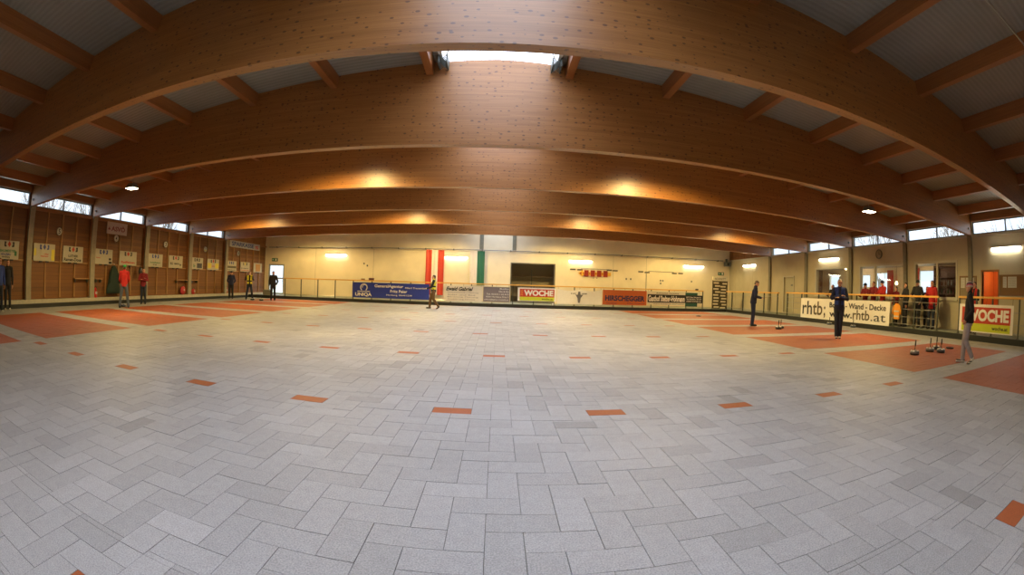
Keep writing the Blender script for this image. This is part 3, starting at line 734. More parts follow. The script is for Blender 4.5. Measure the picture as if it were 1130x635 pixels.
# arrow display
loc = FB(6.5, 2.33, .02); t = thing('arrow_display', 'yellow arrow sign with four dark red squares on the back wall', 'sign', loc)
AY = C('display_yellow', .75, .42, .04); AR = C('display_red', .28, .02, .01)
mb = MB(loc); mb.poly(FB, [(5.42, 2.33), (5.72, 2.56), (5.78, 2.45), (7.72, 2.45), (7.72, 2.21), (5.78, 2.21), (5.72, 2.10)], 0, .05); obj('arrow_plate', mb, AY, t)
for k in range(4):
    a = 5.98+k*.455; mb = MB(loc); mb.fbox(FB, a-.15, a+.15, 2.13, 2.56, .03, .075); obj('red_square', mb, AR, t, bevel=.01)
    mb = MB(loc); mb.poly(FB, [(a-.28, 2.34), (a-.22, 2.39), (a-.17, 2.34), (a-.22, 2.29)], .05, .06); obj('diamond', mb, AR, t)
mb = MB(loc); mb.poly(FB, [(5.50, 2.33), (5.64, 2.44), (5.64, 2.22)], .05, .06); obj('arrow_tip', mb, AR, t)
for a in (6.5, 6.75):
    mb = MB(loc); mb.lathe([(.03, 0), (.03, .04)], (a, 2.04, 0), 8, F=FB); obj('indicator', mb, INK, t)
# exit signs
for F, a, b, lab in ((FB, -16.73, 2.74, 'over the glazed door at the back left'), (FB, 16.5, 2.72, 'on the back wall by the right corner')):
    loc = F(a, b, 0); t = thing('exit_sign', 'small green emergency exit sign %s' % lab, 'exit sign', loc)
    mb = MB(loc); mb.fbox(F, a-.27, a+.27, b-.12, b+.12, 0, .05); obj('case', mb, GREYB, t, bevel=.01)
    mb = MB(loc); mb.fbox(F, a-.25, a+.25, b-.10, b+.10, .05, .056); obj('face', mb, C('exit_green', .03, .16, .05), t)
    mb = MB(loc); mb.poly(F, [(a-.06, b), (a-.15, b+.05), (a-.15, b+.02), (a-.22, b+.02), (a-.22, b-.02), (a-.15, b-.02), (a-.15, b-.05)], .056, .059); obj('arrow', mb, WHT, t); mb = MB(loc); mb.fbox(F, a+.05, a+.18, b-.07, b+.07, .056, .059); obj('pictogram', mb, WHT, t)
# speaker / camera box in the corner
loc = FB(16.95, 3.4, 0); t = thing('corner_box', 'dark loudspeaker box high in the right back corner', 'speaker', loc)
mb = MB(loc); mb.fbox(FB, 16.7, 17.2, 3.28, 3.6, .1, .4); obj('case', mb, GREYB, t, bevel=.02)
mb = MB(loc); mb.lathe([(.11, .4), (.09, .42), (.03, .41)], (16.95, 3.44, 0), 14, F=FB); obj('cone', mb, BLACKP, t)
mb = MB(loc); mb.fbox(FB, 16.92, 16.98, 3.6, 3.85, .0, .2); obj('wall_bracket', mb, DSTEEL, t)

# ------------------------------------------------------------------ back doorway and glazed door
rm = sroot('wall_recess', (2.3, 30.9, 0))
DKB = C('recess_wall', .26, .22, .13); o = (2.3, 30.9, 0)
mb = MB(o); mb.box(.2, 4.4, 31.4, 31.5, 0, 3.2); mb.box(.1, .2, 30.2, 31.5, 0, 3.2); mb.box(4.4, 4.5, 30.2, 31.5, 0, 3.2); mb.box(.1, 4.5, 30.2, 31.5, 3.1, 3.2); mb.box(.1, 4.5, 30.2, 31.5, 0, .19)
obj('recess_shell', mb, DKB, rm)
mb = MB(o); rframe(mb, FB, .80, 3.84, WZ, 2.91, .07, -.05, .03); obj('door_frame', mb, POSTG, rm)
t = thing('storage_shelf', 'dim storage rack inside the dark doorway of the back wall', 'shelf', (2.3, 31.1, WZ))
for z in (.6, 1.3, 2.0): mb = MB((2.3, 31.1, WZ)); mb.box(.6, 4.0, 30.9, 31.35, z, z+.03); obj('shelf_board', mb, C('shelf_brown', .12, .08, .04), t)
for x in (.6, 2.3, 4.0): mb = MB((2.3, 31.1, WZ)); mb.box(x-.025, x+.025, 30.9, 30.95, WZ, 2.5); obj('upright', mb, DSTEEL, t)
r = sroot('door_1', FB(-16.57, WZ, 0)); c = FB(-16.57, WZ, 0)
mb = MB(c); rframe(mb, FB, -17.28, -15.86, WZ, 2.42, .11, -.12, -.02); mb.fbox(FB, -17.17, -15.97, 1.32, 1.42, -.12, -.02); obj('door_frame', mb, mat('door_metal', (.30, .32, .31), .4), r)
for b0, b1 in ((WZ+.11, 1.32), (1.42, 2.31)):
    mb = MB(c); mb.fbox(FB, -17.17, -15.97, b0, b1, -.075, -.065); obj('pane', mb, GLASS, r)
mb = MB(c); mb.fbox(FB, -16.05, -15.91, 1.18, 1.21, -.02, .04); obj('door_handle', mb, STEEL, r)
r = sroot('door_2', FR(-22.2, WZ, 0)); c = FR(-22.2, WZ, 0)
mb = MB(c); rframe(mb, FR, -22.78, -21.62, WZ-.0, 2.45, .08, 0, .04); obj('door_frame', mb, FRAMEC, r)
mb = MB(c); mb.fbox(FR, -22.70, -21.70, WZ, 2.37, -.12, -.07); obj('door_leaf', mb, C('door_leaf_olive', .40, .38, .27), r)
mb = MB(c); mb.fbox(FR, -21.88, -21.76, 1.2, 1.23, -.07, -.02); obj('door_handle', mb, STEEL, r)
mb = MB(c); mb.fbox(FR, -22.05, -21.85, 1.85, 1.95, -.07, -.06); obj('door_sign', mb, GREYB, r)

# ------------------------------------------------------------------ clubroom behind the right wall
X2 = 22.0
cr_ = sroot('wall_clubroom', (20, 15, 0)); o = (20, 15, 0)
FX = frame((X2, 0, 0), (0, -1, 0), (-1, 0, 0))
mb = MB(o); holes_wall(mb, FX, -24, -8.6, 0, 3.1, .2, [(-23.2, -22.1, 1.55, 2.75), (-18.55, -17.4, 1.55, 2.8), (-19.9, -19.0, 1.9, 2.7), (-14.8, -13.5, 1.6, 2.85)])
obj('outer_wall', mb, C('clubroom_wall', .60, .46, .28), cr_)
mb = MB(o); mb.box(XR+.2, X2, 8.6, 24, 0, WZ); mb.box(XR+.2, X2, 8.6, 24, 3.05, 3.15); obj('floor_and_ceiling', mb, C('clubroom_ceiling', .35, .30, .22), cr_)
mb = MB(o); mb.box(XR+.2, X2, 24, 24.1, 0, 3.1); mb.box(XR+.2, X2, 8.5, 8.6, 0, 3.1); obj('end_wall', mb, C('clubroom_brown', .13, .055, .035), cr_)
k = 0
for (a0, a1, b0, b1) in [(-23.2, -22.1, 1.55, 2.75), (-18.55, -17.4, 1.55, 2.8), (-19.9, -19.0, 1.9, 2.7), (-14.8, -13.5, 1.6, 2.85)]:
    mb = MB(o); rframe(mb, FX, a0, a1, b0, b1, .05, -.1, .02); obj('window_frame', mb, FRAMEC, cr_)
    mb = MB(o); mb.fbox(FX, a0+.05, a1-.05, b0+.05, b1-.05, -.06, -.05); obj('pane', mb, GLASS, cr_)
for lab, a, b0, b1 in (('beside the clubroom window behind the railing', -17.1, 1.4, 2.9), ('at the far clubroom window', -14.95, 1.5, 2.95)):
    mb = MB()
    n = 14; vs = [FX(a-.28+.56*i/n, b, .12+.03*math.sin(i*1.9)) for b in (b0, b1) for i in range(n+1)]
    mb.add(vs, [(i, i+1, n+2+i, n+1+i) for i in range(n)]); oo = obj('curtain', mb, C('curtain_red', .45, .04, .02), smooth=True)
    so = oo.modifiers.new('thick', 'SOLIDIFY'); so.thickness = .01
    tag(oo, 'red curtain %s' % lab, 'curtain')
def clubwin(num, W, mul, mat_l=None):
    a0, a1, b0, b1 = W; c = FR((a0+a1)/2, b0, 0); r = sroot('window_%d' % num, c)
    mb = MB(c); rframe(mb, FR, a0-.08, a1+.08, b0-.08, b1+.08, .10, -.06, .03)
    for m_ in mul: mb.fbox(FR, m_-.06, m_+.06, b0, b1, -.06, .03)
    obj('window_frame', mb, FRAMEC, r)
    A = [a0+.02]+[q for m_ in mul for q in (m_-.06, m_+.06)]+[a1-.02]
    for k in range(0, len(A), 2):
        mb = MB(c); mb.fbox(FR, A[k], A[k+1], b0+.02, b1-.02, -.03, -.02); obj('pane', mb, GLASS, r)
    mb = MB(c); mb.fbox(FR, a0-.1, a1+.1, b0-.12, b0-.08, 0, .1); obj('window_sill', mb, FRAMEC, r)
clubwin(wn, R1, []); clubwin(wn+1, R2, [-14.6]); clubwin(wn+2, R3, [-10.5])
# a hanging clubroom lamp, lit, and dark clubroom furniture
t = thing('pendant_lamp', 'small lit pendant lamp inside the clubroom, seen through its middle window', 'lamp', (19.6, 14.85, 2.05))
mb = MB(); mb.lathe([(.03, .12), (.06, .08), (.09, 0), (.05, -.05)], (0, 0, 0), 14); obj('lamp_shade', mb, mat('pendant_glow', (1, .85, .5), .5, emit=9, emit_col=(1, .75, .4)), t, smooth=True)
mb = MB(); mb.tube([(0, 0, .12), (0, 0, 1.0)], .008, 5); obj('cord', mb, INK, t)
ld = bpy.data.lights.new('pendant_light', 'POINT'); ld.energy = 25; ld.color = (1, .6, .3); ld.shadow_soft_size = .1
lo = bpy.data.objects.new('pendant_light', ld); COL.objects.link(lo); lo.parent = t; lo.location = (0, 0, -.15)
for k, (yy, en) in enumerate(((19.6, 90), (14.2, 60))):  # ceiling lamps added to brighten the clubroom interior
    c = (20.2, yy, 2.95); t = thing('fill_room_lamp', 'added round fill lamp under the clubroom ceiling, %s from the back' % ordn[k], 'ceiling lamp', c)
    mb = MB(); mb.lathe([(.16, .08), (.17, .02), (.14, -.03), (.05, -.05)], n=18); obj('lamp_shade', mb, mat('pendant_glow', (1, .85, .5), .5, emit=9, emit_col=(1, .75, .4)), t, smooth=True)
    mb = MB(); mb.lathe([(.18, .10), (.18, .08)], n=18); obj('ceiling_plate', mb, WHITEP, t)
    ld = bpy.data.lights.new('room_light', 'POINT'); ld.energy = en; ld.color = (1, .78, .5); ld.shadow_soft_size = .15
    lo = bpy.data.objects.new('room_light', ld); COL.objects.link(lo); lo.parent = t; lo.location = (0, 0, -.25)
t = thing('bar_cabinet', 'tall dark brown bar cabinet with bottles inside the clubroom, seen through the nearest clubroom window', 'cabinet', (21.8, 11.9, WZ))
t['label'] = 'tall dark bar cabinet inside the clubroom, seen through the nearest clubroom window'
c = (21.8, 11.9, WZ); FURN = C('furniture_brown', .12, .05, .025)
mb = MB(c); mb.box(21.9, 21.98, 10.4, 13.35, WZ, 3.0); mb.box(21.5, 21.9, 10.4, 10.45, WZ, 3.0); mb.box(21.5, 21.9, 13.3, 13.35, WZ, 3.0); mb.box(21.45, 21.9, 10.4, 13.35, WZ, 1.25); obj('body', mb, FURN, t, bevel=.01)
for z in (1.6, 2.0, 2.4, 2.9):
    mb = MB(c); mb.box(21.5, 21.9, 10.45, 13.3, z, z+.04); sh_ = obj('shelf', mb, FURN, t)
cols = [C('bottle_green', .03, .10, .04, .2), C('bottle_brown', .16, .05, .02, .2), C('bottle_clear', .4, .4, .36, .2)]
bprof = [(.035, 0), (.038, .02), (.038, .15), (.014, .20), (.013, .26), (.016, .265)]
bm_ = []
for m_ in cols: b_ = MB(); b_.lathe(bprof, n=10); bm_.append(b_.mesh('bottle', m_, True))
rb = random.Random(5)
for z, zl in ((1.25, 'counter'), (1.64, 'lowest shelf'), (2.04, 'middle shelf')):
    for k in range(11):
        o_ = link('bottle', bm_[rb.randrange(3)], None, (21.68, 10.65+k*.24+rb.uniform(-.03, .03), z))
        tag(o_, 'small bottle on the %s of the clubroom bar cabinet' % zl, 'bottle', 'bottles on the %s of the bar cabinet' % zl)
# open doorway with the orange room
orr = sroot('wall_orange_room', (18.4, 7.5, 0)); c = (18.4, 7.5, 0); ORW = C('orange_paint', .62, .17, .03)
mb = MB(c); mb.box(20.0, 20.1, 6.3, 8.5, 0, 3.0); mb.box(XR+.2, 20.1, 6.2, 6.3, 0, 3.0); mb.box(XR+.2, 20.0, 8.4, 8.5, 0, 3.0); mb.box(XR+.2, 20.1, 6.2, 8.5, 2.7, 2.8); mb.box(XR+.2, 20.1, 6.2, 8.5, 0, WZ); obj('room_shell', mb, ORW, orr)
mb = MB(c); rframe(mb, FR, -7.98, -6.99, WZ-.06, 2.46, .06, -.2, .02); obj('door_frame', mb, C('door_frame_brown', .35, .16, .05), orr)
ld = bpy.data.lights.new('room_light', 'POINT'); ld.energy = 30; ld.color = (1, .75, .45); ld.shadow_soft_size = .15
lo = bpy.data.objects.new('orange_room_light', ld); COL.objects.link(lo); lo.parent = orr; lo.location = (.6, -.1, 2.35)
t = thing('wall_cabinet', 'dark wall shelf inside the orange lit doorway', 'shelf', (19.9, 7.2, 1.7)); c = (19.9, 7.2, 1.7)
mb = MB(c); rframe(mb, frame((20.0, 0, 0), (0, -1, 0), (-1, 0, 0)), -8.0, -6.6, 1.45, 1.95, .06, 0, .25); obj('case', mb, C('furniture_brown', .12, .05, .025), t)
mb = MB(c); mb.box(19.9, 19.99, 6.7, 7.9, 1.5, 1.9); obj('back_panel', mb, C('cabinet_pale', .45, .22, .1), t)

# notice boards
def board(a0, a1, b0, b1, m, label, papers):
    loc = FR((a0+a1)/2, b0, 0); t = thing('notice_board', label, 'notice board', loc)
    mb = MB(loc); rframe(mb, FR, a0-.03, a1+.03, b0-.03, b1+.03, .04, 0, .04); obj('board_frame', mb, C('board_frame_brown', .22, .12, .05), t)
    mb = MB(loc); mb.fbox(FR, a0, a1, b0, b1, 0, .02); obj('board', mb, m, t)
    for p in papers:
        mb = MB(loc); mb.fbox(FR, p[0], p[1], p[2], p[3], .02, .024); pp_ = obj('paper', mb, C('paper_white', .55, .54, .50), t)
        mb = MB(loc)
        for q in range(6): z = p[3]-.06-q*(p[3]-p[2]-.08)/6; mb.fbox(FR, p[0]+.03, p[1]-.03-.05*(q % 2), z, z+.006, .0241, .0245)
        obj('print_lines', mb, GREYB, pp_)
board(-6.93, -4.9, 1.58, 2.24, C('cork_brown', .22, .11, .035), 'brown cork notice board right of the orange doorway', [(-6.78, -6.58, 1.82, 2.2), (-6.52, -6.05, 1.82, 2.2)])
board(-9.15, -8.25, 1.4, 2.22, C('board_olive', .25, .20, .11), 'narrow notice board with white sheets left of the orange doorway', [(-9.1, -8.88, 1.8, 2.18), (-8.82, -8.36, 1.8, 2.18)])
# clock
loc = FR(-14.3, 3.33, 0); t = thing('wall_clock', 'round dark framed clock high on the right wall', 'clock', loc)
mb = MB(loc); mb.lathe([(.22, 0), (.22, .05), (.19, .06), (.19, .03)], (-14.3, 3.33, 0), 28, F=FR); obj('case', mb, DSTEEL, t)
mb = MB(loc); mb.lathe([(.185, .03), (.185, .035)], (-14.3, 3.33, 0), 28, F=FR); dl_ = obj('dial', mb, C('dial_grey', .28, .25, .19), t)
mb = MB(loc); mb.poly(FR, [(-14.31, 3.31), (-14.29, 3.31), (-14.29, 3.45), (-14.31, 3.45)], .036, .039); mb.poly(FR, [(-14.31, 3.32), (-14.31, 3.34), (-14.19, 3.31), (-14.19, 3.295)], .036, .039); obj('clock_hand', mb, INK, dl_)

# ------------------------------------------------------------------ things on the timber left wall
SGN = frame((XL+.07, 0, 0), (0, 1, 0), (1, 0, 0))
SB = C('sign_cream', .40, .37, .28); SBLU = C('sign_blue', .03, .05, .22); SRED = C('sign_red', .42, .03, .02); SGR = C('sign_green', .03, .16, .07); SYL = C('sign_yellow', .60, .50, .04)
def sign(a0, a1, label, emb, lines, extra=None, b0=1.75, b1=2.41):
    loc = SGN((a0+a1)/2, b0, 0); t = thing('sign_board', label, 'sign board', loc, 0, 'sponsor boards on the left wall')
    mb = MB(loc); mb.fbox(SGN, a0, a1, b0, b1, 0, .03); obj('board', mb, SB, t)
    m = (a0+a1)/2
    if emb:
        for q in (-1, 1):
            mb = MB(loc); mb.poly(SGN, [(m+q*.28, b1-.04), (m+q*.28, b1-.21), (m+q*.16, b1-.23), (m+q*.15, b1-.18), (m+q*.20, b1-.15), (m+q*.17, b1-.04)], .03, .033); obj('emblem', mb, INK if emb is not SBLU else SBLU, t)
        mb = MB(loc); mb.poly(SGN, [(m, b1-.24), (m+.09, b1-.125), (m, b1-.01), (m-.09, b1-.125)], .03, .034); obj('diamond', mb, emb, t)
    for (s_, x0, x1, y0, y1, c) in lines: text(t, SGN, s_, a0+x0*(a1-a0), a0+x1*(a1-a0), b0+y0*(b1-b0), b0+y1*(b1-b0), .035, c, .032, off=loc)
    for (x0, x1, y0, y1, c) in (extra or []):
        mb = MB(loc); mb.fbox(SGN, a0+x0*(a1-a0), a0+x1*(a1-a0), b0+y0*(b1-b0), b0+y1*(b1-b0), .03, .0335); obj('colour_patch', mb, c, t)
    for f in (.35, .65):
        mb = MB(loc); mb.fbox(SGN, a0+f*(a1-a0)-.09, a0+f*(a1-a0)+.09, b0-.05, b0, 0, .05); obj('clip', mb, BLACKP, t)
sign(6.88, 7.98, 'cream sponsor board with a red diamond at the left edge of the photo', SRED, [('BAUMEISTER', .05, .85, .38, .52, SGR), ('HOLZBAU', .1, .6, .2, .33, SBLU), ('Hartberg', .15, .55, .06, .16, INK)], [(.78, .9, .2, .45, SGR)])
sign(8.84, 10.11, 'cream sponsor board with blue diamond and yellow patches', SBLU, [('Obst', .5, .7, .36, .45, SRED), ('Steinmann', .33, .7, .24, .33, SRED)], [(.02, .12, .3, .7, SYL), (.84, .99, .05, .7, SYL)])
sign(10.62, 11.89, 'cream sponsor board with red diamond and two lines of black lettering', SRED, [('LUTHER', .27, .75, .33, .48, INK), ('Ramen-Dose', .06, .92, .08, .28, INK)])
sign(12.67, 13.92, 'cream sponsor board with blue diamond and a small dark figure at right', SBLU, [('Auto', .08, .32, .38, .46, SRED)], [(.8, .93, .28, .42, INK), (.8, .97, .05, .2, INK)])
sign(14.44, 15.73, 'cream sponsor board with red lettering behind the green cap', SRED, [('Raiffeisen', .1, .9, .15, .3, SRED)])
sign(16.66, 17.88, 'cream sponsor board with dark blue emblem, right of the third post from the back', SBLU, [('Installation', .15, .85, .28, .40, SGR), ('Tel', .3, .6, .12, .2, INK)])
sign(18.45, 19.72, 'cream sponsor board with a large black logo line', SRED, [('KG', .1, .28, .26, .46, INK), ('MASCH', .4, .75, .28, .42, INK)], [(.8, .88, .2, .34, INK)])
sign(20.54, 21.79, 'cream sponsor board with a dark lower right square', INK, [('Elektro', .2, .35, .15, .45, SGR)], [(.5, .92, .1, .52, C('patch_grey', .05, .05, .055))])
sign(22.27, 23.57, 'cream and yellow sponsor board beside the second post from the back', SRED, [('Salon', .38, .62, .3, .42, SRED)], [(.04, .34, .15, .62, SYL), (.68, .96, .15, .62, SYL)])
sign(24.46, 25.75, 'cream sponsor board with a dark stripe above the man in navy', SBLU, [('Fleischerei', .1, .9, .08, .17, INK)], [(.03, .97, .28, .5, C('patch_olive', .09, .08, .04))])
sign(26.26, 27.55, 'cream sponsor board with a yellow emblem above the yellow vest', SYL, [('Friseur', .1, .9, .3, .4, INK), ('Tankstelle', .05, .95, .08, .2, SRED)])
sign(28.15, 29.36, 'framed orange pattern board, last on the left wall', None, [], [(.22, .78, .1, .9, C('pattern_orange', .42, .20, .03))])
def plaque(a0, a1, b0, b1, label, body, m, tm, x0, x1, y0, y1):
    loc = SGN((a0+a1)/2, b0, 0); t = thing('sign_plate', label, 'sign', loc)
    mb = MB(loc); mb.fbox(SGN, a0, a1, b0, b1, 0, .03); obj('board', mb, m, t)
    text(t, SGN, body, x0, x1, y0, y1, .035, tm, .03, off=loc)
    return t, loc
t, loc = plaque(13.4, 14.86, 3.12, 3.66, 'pale sports association sign above the disc numbered 4', 'ASVÖ', C('sign_pinkgrey', .42, .36, .34), C('sign_maroon', .20, .03, .04), 13.7, 14.7, 3.26, 3.52)
mb = MB(loc); mb.poly(SGN, [(13.47, 3.3), (13.65, 3.3), (13.56, 3.45)], .03, .034); obj('emblem', mb, C('sign_maroon', .20, .03, .04), t)
t, loc = plaque(24.75, 28.9, 3.33, 3.76, 'long grey bank sign in blue capitals at the top of the left wall', 'SPARKASSE', C('sign_greyblue', .36, .36, .36), C('bank_blue', .02, .04, .20), 25.0, 28.0, 3.42, 3.70)
text(t, SGN, 'S', 28.2, 28.7, 3.40, 3.62, .035, C('bank_red', .5, .03, .02), .03, off=loc)
for y, n, lab in ((6.4, '6', 'numbered six, just outside the left edge'), (10.3, '5', 'numbered five, largest and nearest on the left wall'), (14.12, '4', 'numbered four, below the pale sports association sign'),
                  (18.09, '3', 'numbered three, middle one on the left wall'), (21.98, '2', 'numbered two, with a yellow mark'), (25.93, '1', 'numbered one, below the long bank sign')):
    loc = SGN(y, 2.95, .02); t = thing('number_disc', 'round white lane disc %s' % lab, 'number sign', loc)
    mb = MB(loc); mb.lathe([(.17, 0), (.17, .015)], (y, 2.95, .02), 24, F=SGN); obj('disc', mb, C('disc_white', .48, .46, .40), t)
    text(t, SGN, n, y-.06, y+.06, 2.85, 3.05, .038, INK, .02, off=loc)
    ring(SGN, y, 2.95, .17, .02, .037, loc, INK, t, nm='rim')
    if n == '2': 
        mb = MB(loc); mb.fbox(SGN, y-.1, y+.1, 2.86, 2.9, .036, .04); obj('yellow_mark', mb, SYL, t)
for y0, y1, lab in ((11.35, 12.3, 'left of the second nearest post'), (12.75, 13.2, 'right of the second nearest post'), (19.1, 20.2, 'left of the fourth post'), (20.6, 21.25, 'right of the fourth post')):
    loc = SGN(y0, 1.1, 0); t = thing('wall_ledge', 'narrow wooden ledge on the left wall %s' % lab, 'shelf', loc)
    mb = MB(loc); mb.fbox(SGN, y0, y1, 1.08, 1.12, -.07, .16); obj('board', mb, BATTEN, t)
    mb = MB(loc); mb.fbox(SGN, y0+.05, y0+.09, .95, 1.08, -.07, .1); obj('bracket', mb, DSTEEL, t)
    mb = MB(loc); mb.fbox(SGN, y1-.09, y1-.05, .95, 1.08, -.07, .1); obj('bracket', mb, DSTEEL, t)
# extinguishers and red bags on the plinth
for y, lab in ((12.78, 'beside the second nearest post on the left'), (24.5, 'beside the last post on the left')):
    t = thing('fire_extinguisher', 'red fire extinguisher %s' % lab, 'fire extinguisher', (XL+.14, y, .3))
    mb = MB(); mb.lathe([(.075, 0), (.085, .02), (.085, .34), (.06, .40), (.025, .42), (.02, .45)], n=16); obj('cylinder', mb, C('extinguisher_red', .55, .02, .02, .3), t, smooth=True)
    mb = MB(); mb.box(-.02, .1, -.015, .015, .45, .48); mb.tube([(.03, 0, .44), (.12, 0, .38), (.11, 0, .15)], .012, 6); obj('valve_and_hose', mb, BLACKP, t)
    mb = MB(); mb.tube([(0, -.0, .0), (0, 0, .0)], .001, 3); mb = MB(); mb.box(.06, .088, -.05, .05, .15, .26); obj('label_sticker', mb, WHT, t)
for y, sx, lab in ((19.72, .24, 'large round red bag leaning left of the fourth post'), (20.75, .17, 'smaller red bag with a pale spot right of the fourth post')):
    t = thing('sports_bag', lab, 'bag', (XL+.19, y, .3))
    mb = MB(); mb.ell((0, 0, sx), (.11, sx, sx)); obj('body', mb, C('bag_red', .38, .02, .025), t, smooth=True)
    mb = MB(); mb.tube([(.02, -.1, sx*1.85), (.03, -.05, sx*2.25), (.03, .05, sx*2.25), (.02, .1, sx*1.85)], .012, 6); obj('handle', mb, BLACKP, t)
    mb = MB(); mb.ell((.1, .03, sx*1.1), (.015, .06, .06)); obj('patch', mb, SB, t)
# coat and cap on hooks
t = thing('hanging_coat', 'dark green coat hanging on the left wall behind the red jacket man', 'coat', (XL+.18, 14.0, 1.7))
mb = MB()
prof = [(0.02, .05, .04), (-.06, .16, .08), (-.3, .26, .11), (-.7, .36, .13), (-1.05, .46, .14), (-1.25, .47, .13)]
n = 20; vs = []
for z, hy, hx in prof:
    for k in range(n):
        a = 2*PI*k/n; wv = 1+.1*math.sin(a*5+z*3)
        vs.append((hx*math.cos(a)*wv, hy*math.sin(a)*wv, z))
mb.add(vs, [(i*n+k, (i+1)*n+k, (i+1)*n+(k+1) % n, i*n+(k+1) % n) for i in range(len(prof)-1) for k in range(n)]+[tuple(range(n)), tuple((len(prof)-1)*n+k for k in range(n-1, -1, -1))])
obj('coat_body', mb, C('coat_green', .012, .028, .02, .85), t, smooth=True)
mb = MB(); mb.tube([(.02, .12, -.12), (.1, .3, -.5), (.1, .36, -.78)], [.06, .06, .045], 8); obj('sleeve', mb, C('coat_green', .012, .028, .02, .85), t, smooth=True); mb = MB(); mb.tube([(.02, -.12, -.12), (.1, -.3, -.5), (.1, -.36, -.78)], [.06, .06, .045], 8); obj('sleeve', mb, C('coat_green', .012, .028, .02, .85), t, smooth=True)
mb = MB(); mb.tube([(-.11, 0, .1), (.02, 0, .1), (.05, 0, .04)], .012, 6); obj('hook', mb, STEEL, t)
t = thing('hanging_bag', 'small black bag hanging on the post beside the two red jackets', 'bag', (XL+.3, 15.9, 1.35))
mb = MB(); mb.ell((0, 0, .15), (.07, .14, .2)); obj('body', mb, BLACKP, t, smooth=True)
mb = MB(); mb.tube([(0, -.08, .3), (0, 0, .5), (0, .08, .3)], .012, 6); obj('strap', mb, BLACKP, t)
mb = MB(); mb.ell((.06, .02, .25), (.02, .05, .06)); obj('pocket', mb, C('bag_grey', .12, .12, .16), t)

# ------------------------------------------------------------------ info board in the back right corner
F5 = frame((15.06, 27.45, 0), (math.cos(-.12), math.sin(-.12), 0), (math.sin(-.12), -math.cos(-.12), 0))
loc = Vector((15.06, 27.45, WZ)); t = thing('results_board', 'tall dark results board with rows of white name strips by the back right corner', 'results board', loc)
mb = MB(loc); mb.fbox(F5, -.56, .56, WZ+.02, 2.1, -.03, .02); mb.fbox(F5, -.58, -.53, WZ, 2.15, -.04, .04); mb.fbox(F5, .53, .58, WZ, 2.15, -.04, .04); pn_ = obj('panel', mb, C('board_brown', .06, .045, .02), t)
mb = MB(loc); mb.fbox(F5, -.56, .56, 2.1, 2.42, -.05, .05); obj('header', mb, C('header_cream', .62, .58, .44), t)
text(t, F5, 'SCHNITT', -.42, .42, 2.17, 2.32, .053, GREYB, .02, off=loc)
for k in range(9):
    for s in (0, 1):
        dx = [.0, .1, -.02, .12, -.03, .02, .0, -.03, .05][(k+s*3) % 9]; z = 1.92-k*.205-(.04 if s else 0)
        a = (-.5 if s == 0 else .06)+dx
        mb = MB(loc); mb.fbox(F5, a, a+.40, z, z+.095, .02, .03); obj('name_strip', mb, C('strip_cream', .68, .62, .46), pn_)

# ------------------------------------------------------------------ small things on the back walkway
for x, m, lab, w_, h_ in ((-8.62, C('box_tan', .30, .16, .08), 'small tan box resting on the back handrail above the blue banner', .24, .09), (-8.05, C('box_brown', .14, .05, .04), 'small dark brown box resting on the back handrail above the blue banner', .34, .13), (13.19, BLACKP, 'tiny dark object resting on the right end of the back handrail', .2, .09)):
    loc = FRB(x, 1.42, 0); t = thing('small_box', lab, 'box', loc)
    mb = MB(); mb.box(-w_/2, w_/2, -.05, .05, 0, h_*.75); obj('body', mb, m, t, bevel=.01)
    mb = MB(); mb.box(-w_/2-.006, w_/2+.006, -.056, .056, h_*.75, h_); obj('lid', mb, m, t, bevel=.006)
t = thing('reflection_spot', 'flat white shape standing in for a bright reflection on the walkway left of the silver banner', 'bag', (-3.55, 27.6, WZ))  # white shape added in place of a bright reflection spot
mb = MB(); mb.ell((0, 0, .07), (.42, .15, .07), 16, 8); obj('body', mb, C('spot_white', .75, .72, .6), t, smooth=True)
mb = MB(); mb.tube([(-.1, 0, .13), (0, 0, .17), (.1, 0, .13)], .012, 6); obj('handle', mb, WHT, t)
t = thing('white_cup', 'small white cup standing by the railing post right of the newspaper banner', 'cup', (3.4, 27.29, WZ))
mb = MB(); mb.lathe([(.04, 0), (.055, .12), (.058, .13), (.05, .125), (.036, .01)], n=14); obj('body', mb, WHT, t, smooth=True)
t = thing('storage_crate', 'grey crate on the walkway in the back left corner', 'crate', (-16.0, 27.75, WZ))
mb = MB(); mb.box(-.32, .32, -.2, .2, 0, .32); obj('body', mb, C('crate_grey', .22, .21, .17), t, bevel=.02)
mb = MB(); mb.box(-.34, .34, -.22, .22, .32, .36); obj('lid', mb, C('crate_lid', .28, .27, .22), t, bevel=.01)

# ------------------------------------------------------------------ ice stocks (curling-like)
STK = {}
def stock(x, y, label, ring_m, z=0, rot=0, tilt=None, group='ice stocks on the floor'):
    t = thing('ice_stock', label, 'ice stock', (x, y, z), rot, group)
    if tilt: t.rotation_euler = tilt
    mb = MB(); mb.lathe([(.11, 0), (.135, .006), (.135, .022), (.12, .03)], n=24); obj('running_plate', mb, BLACKP, t, smooth=False)
    mb = MB(); mb.lathe([(.120, .03), (.138, .035), (.14, .075), (.12, .09), (.05, .10), (.02, .12)], n=24); obj('body_ring', mb, ring_m, t, smooth=True)
    for k in range(4):
        a = k*PI/2+.4; mb = MB(); mb.ell((.095*math.cos(a), .095*math.sin(a), .09), (.04, .04, .026), 8, 5); obj('metal_insert', mb, C('stock_metal', .75, .74, .72, .25), t, smooth=True)
    mb = MB(); mb.tube([(0, 0, .11), (0, 0, .2)], .011, 8); mb.tube([(0, 0, .2), (.004, 0, .24), (.01, 0, .35)], [.013, .022, .02], 10); obj('handle', mb, BLACKP, t, smooth=True)
SW = C('stock_silver', .20, .20, .22, .3); SBk = C('stock_black', .03, .035, .04, .3); SBl = C('stock_blue', .10, .13, .20, .3)
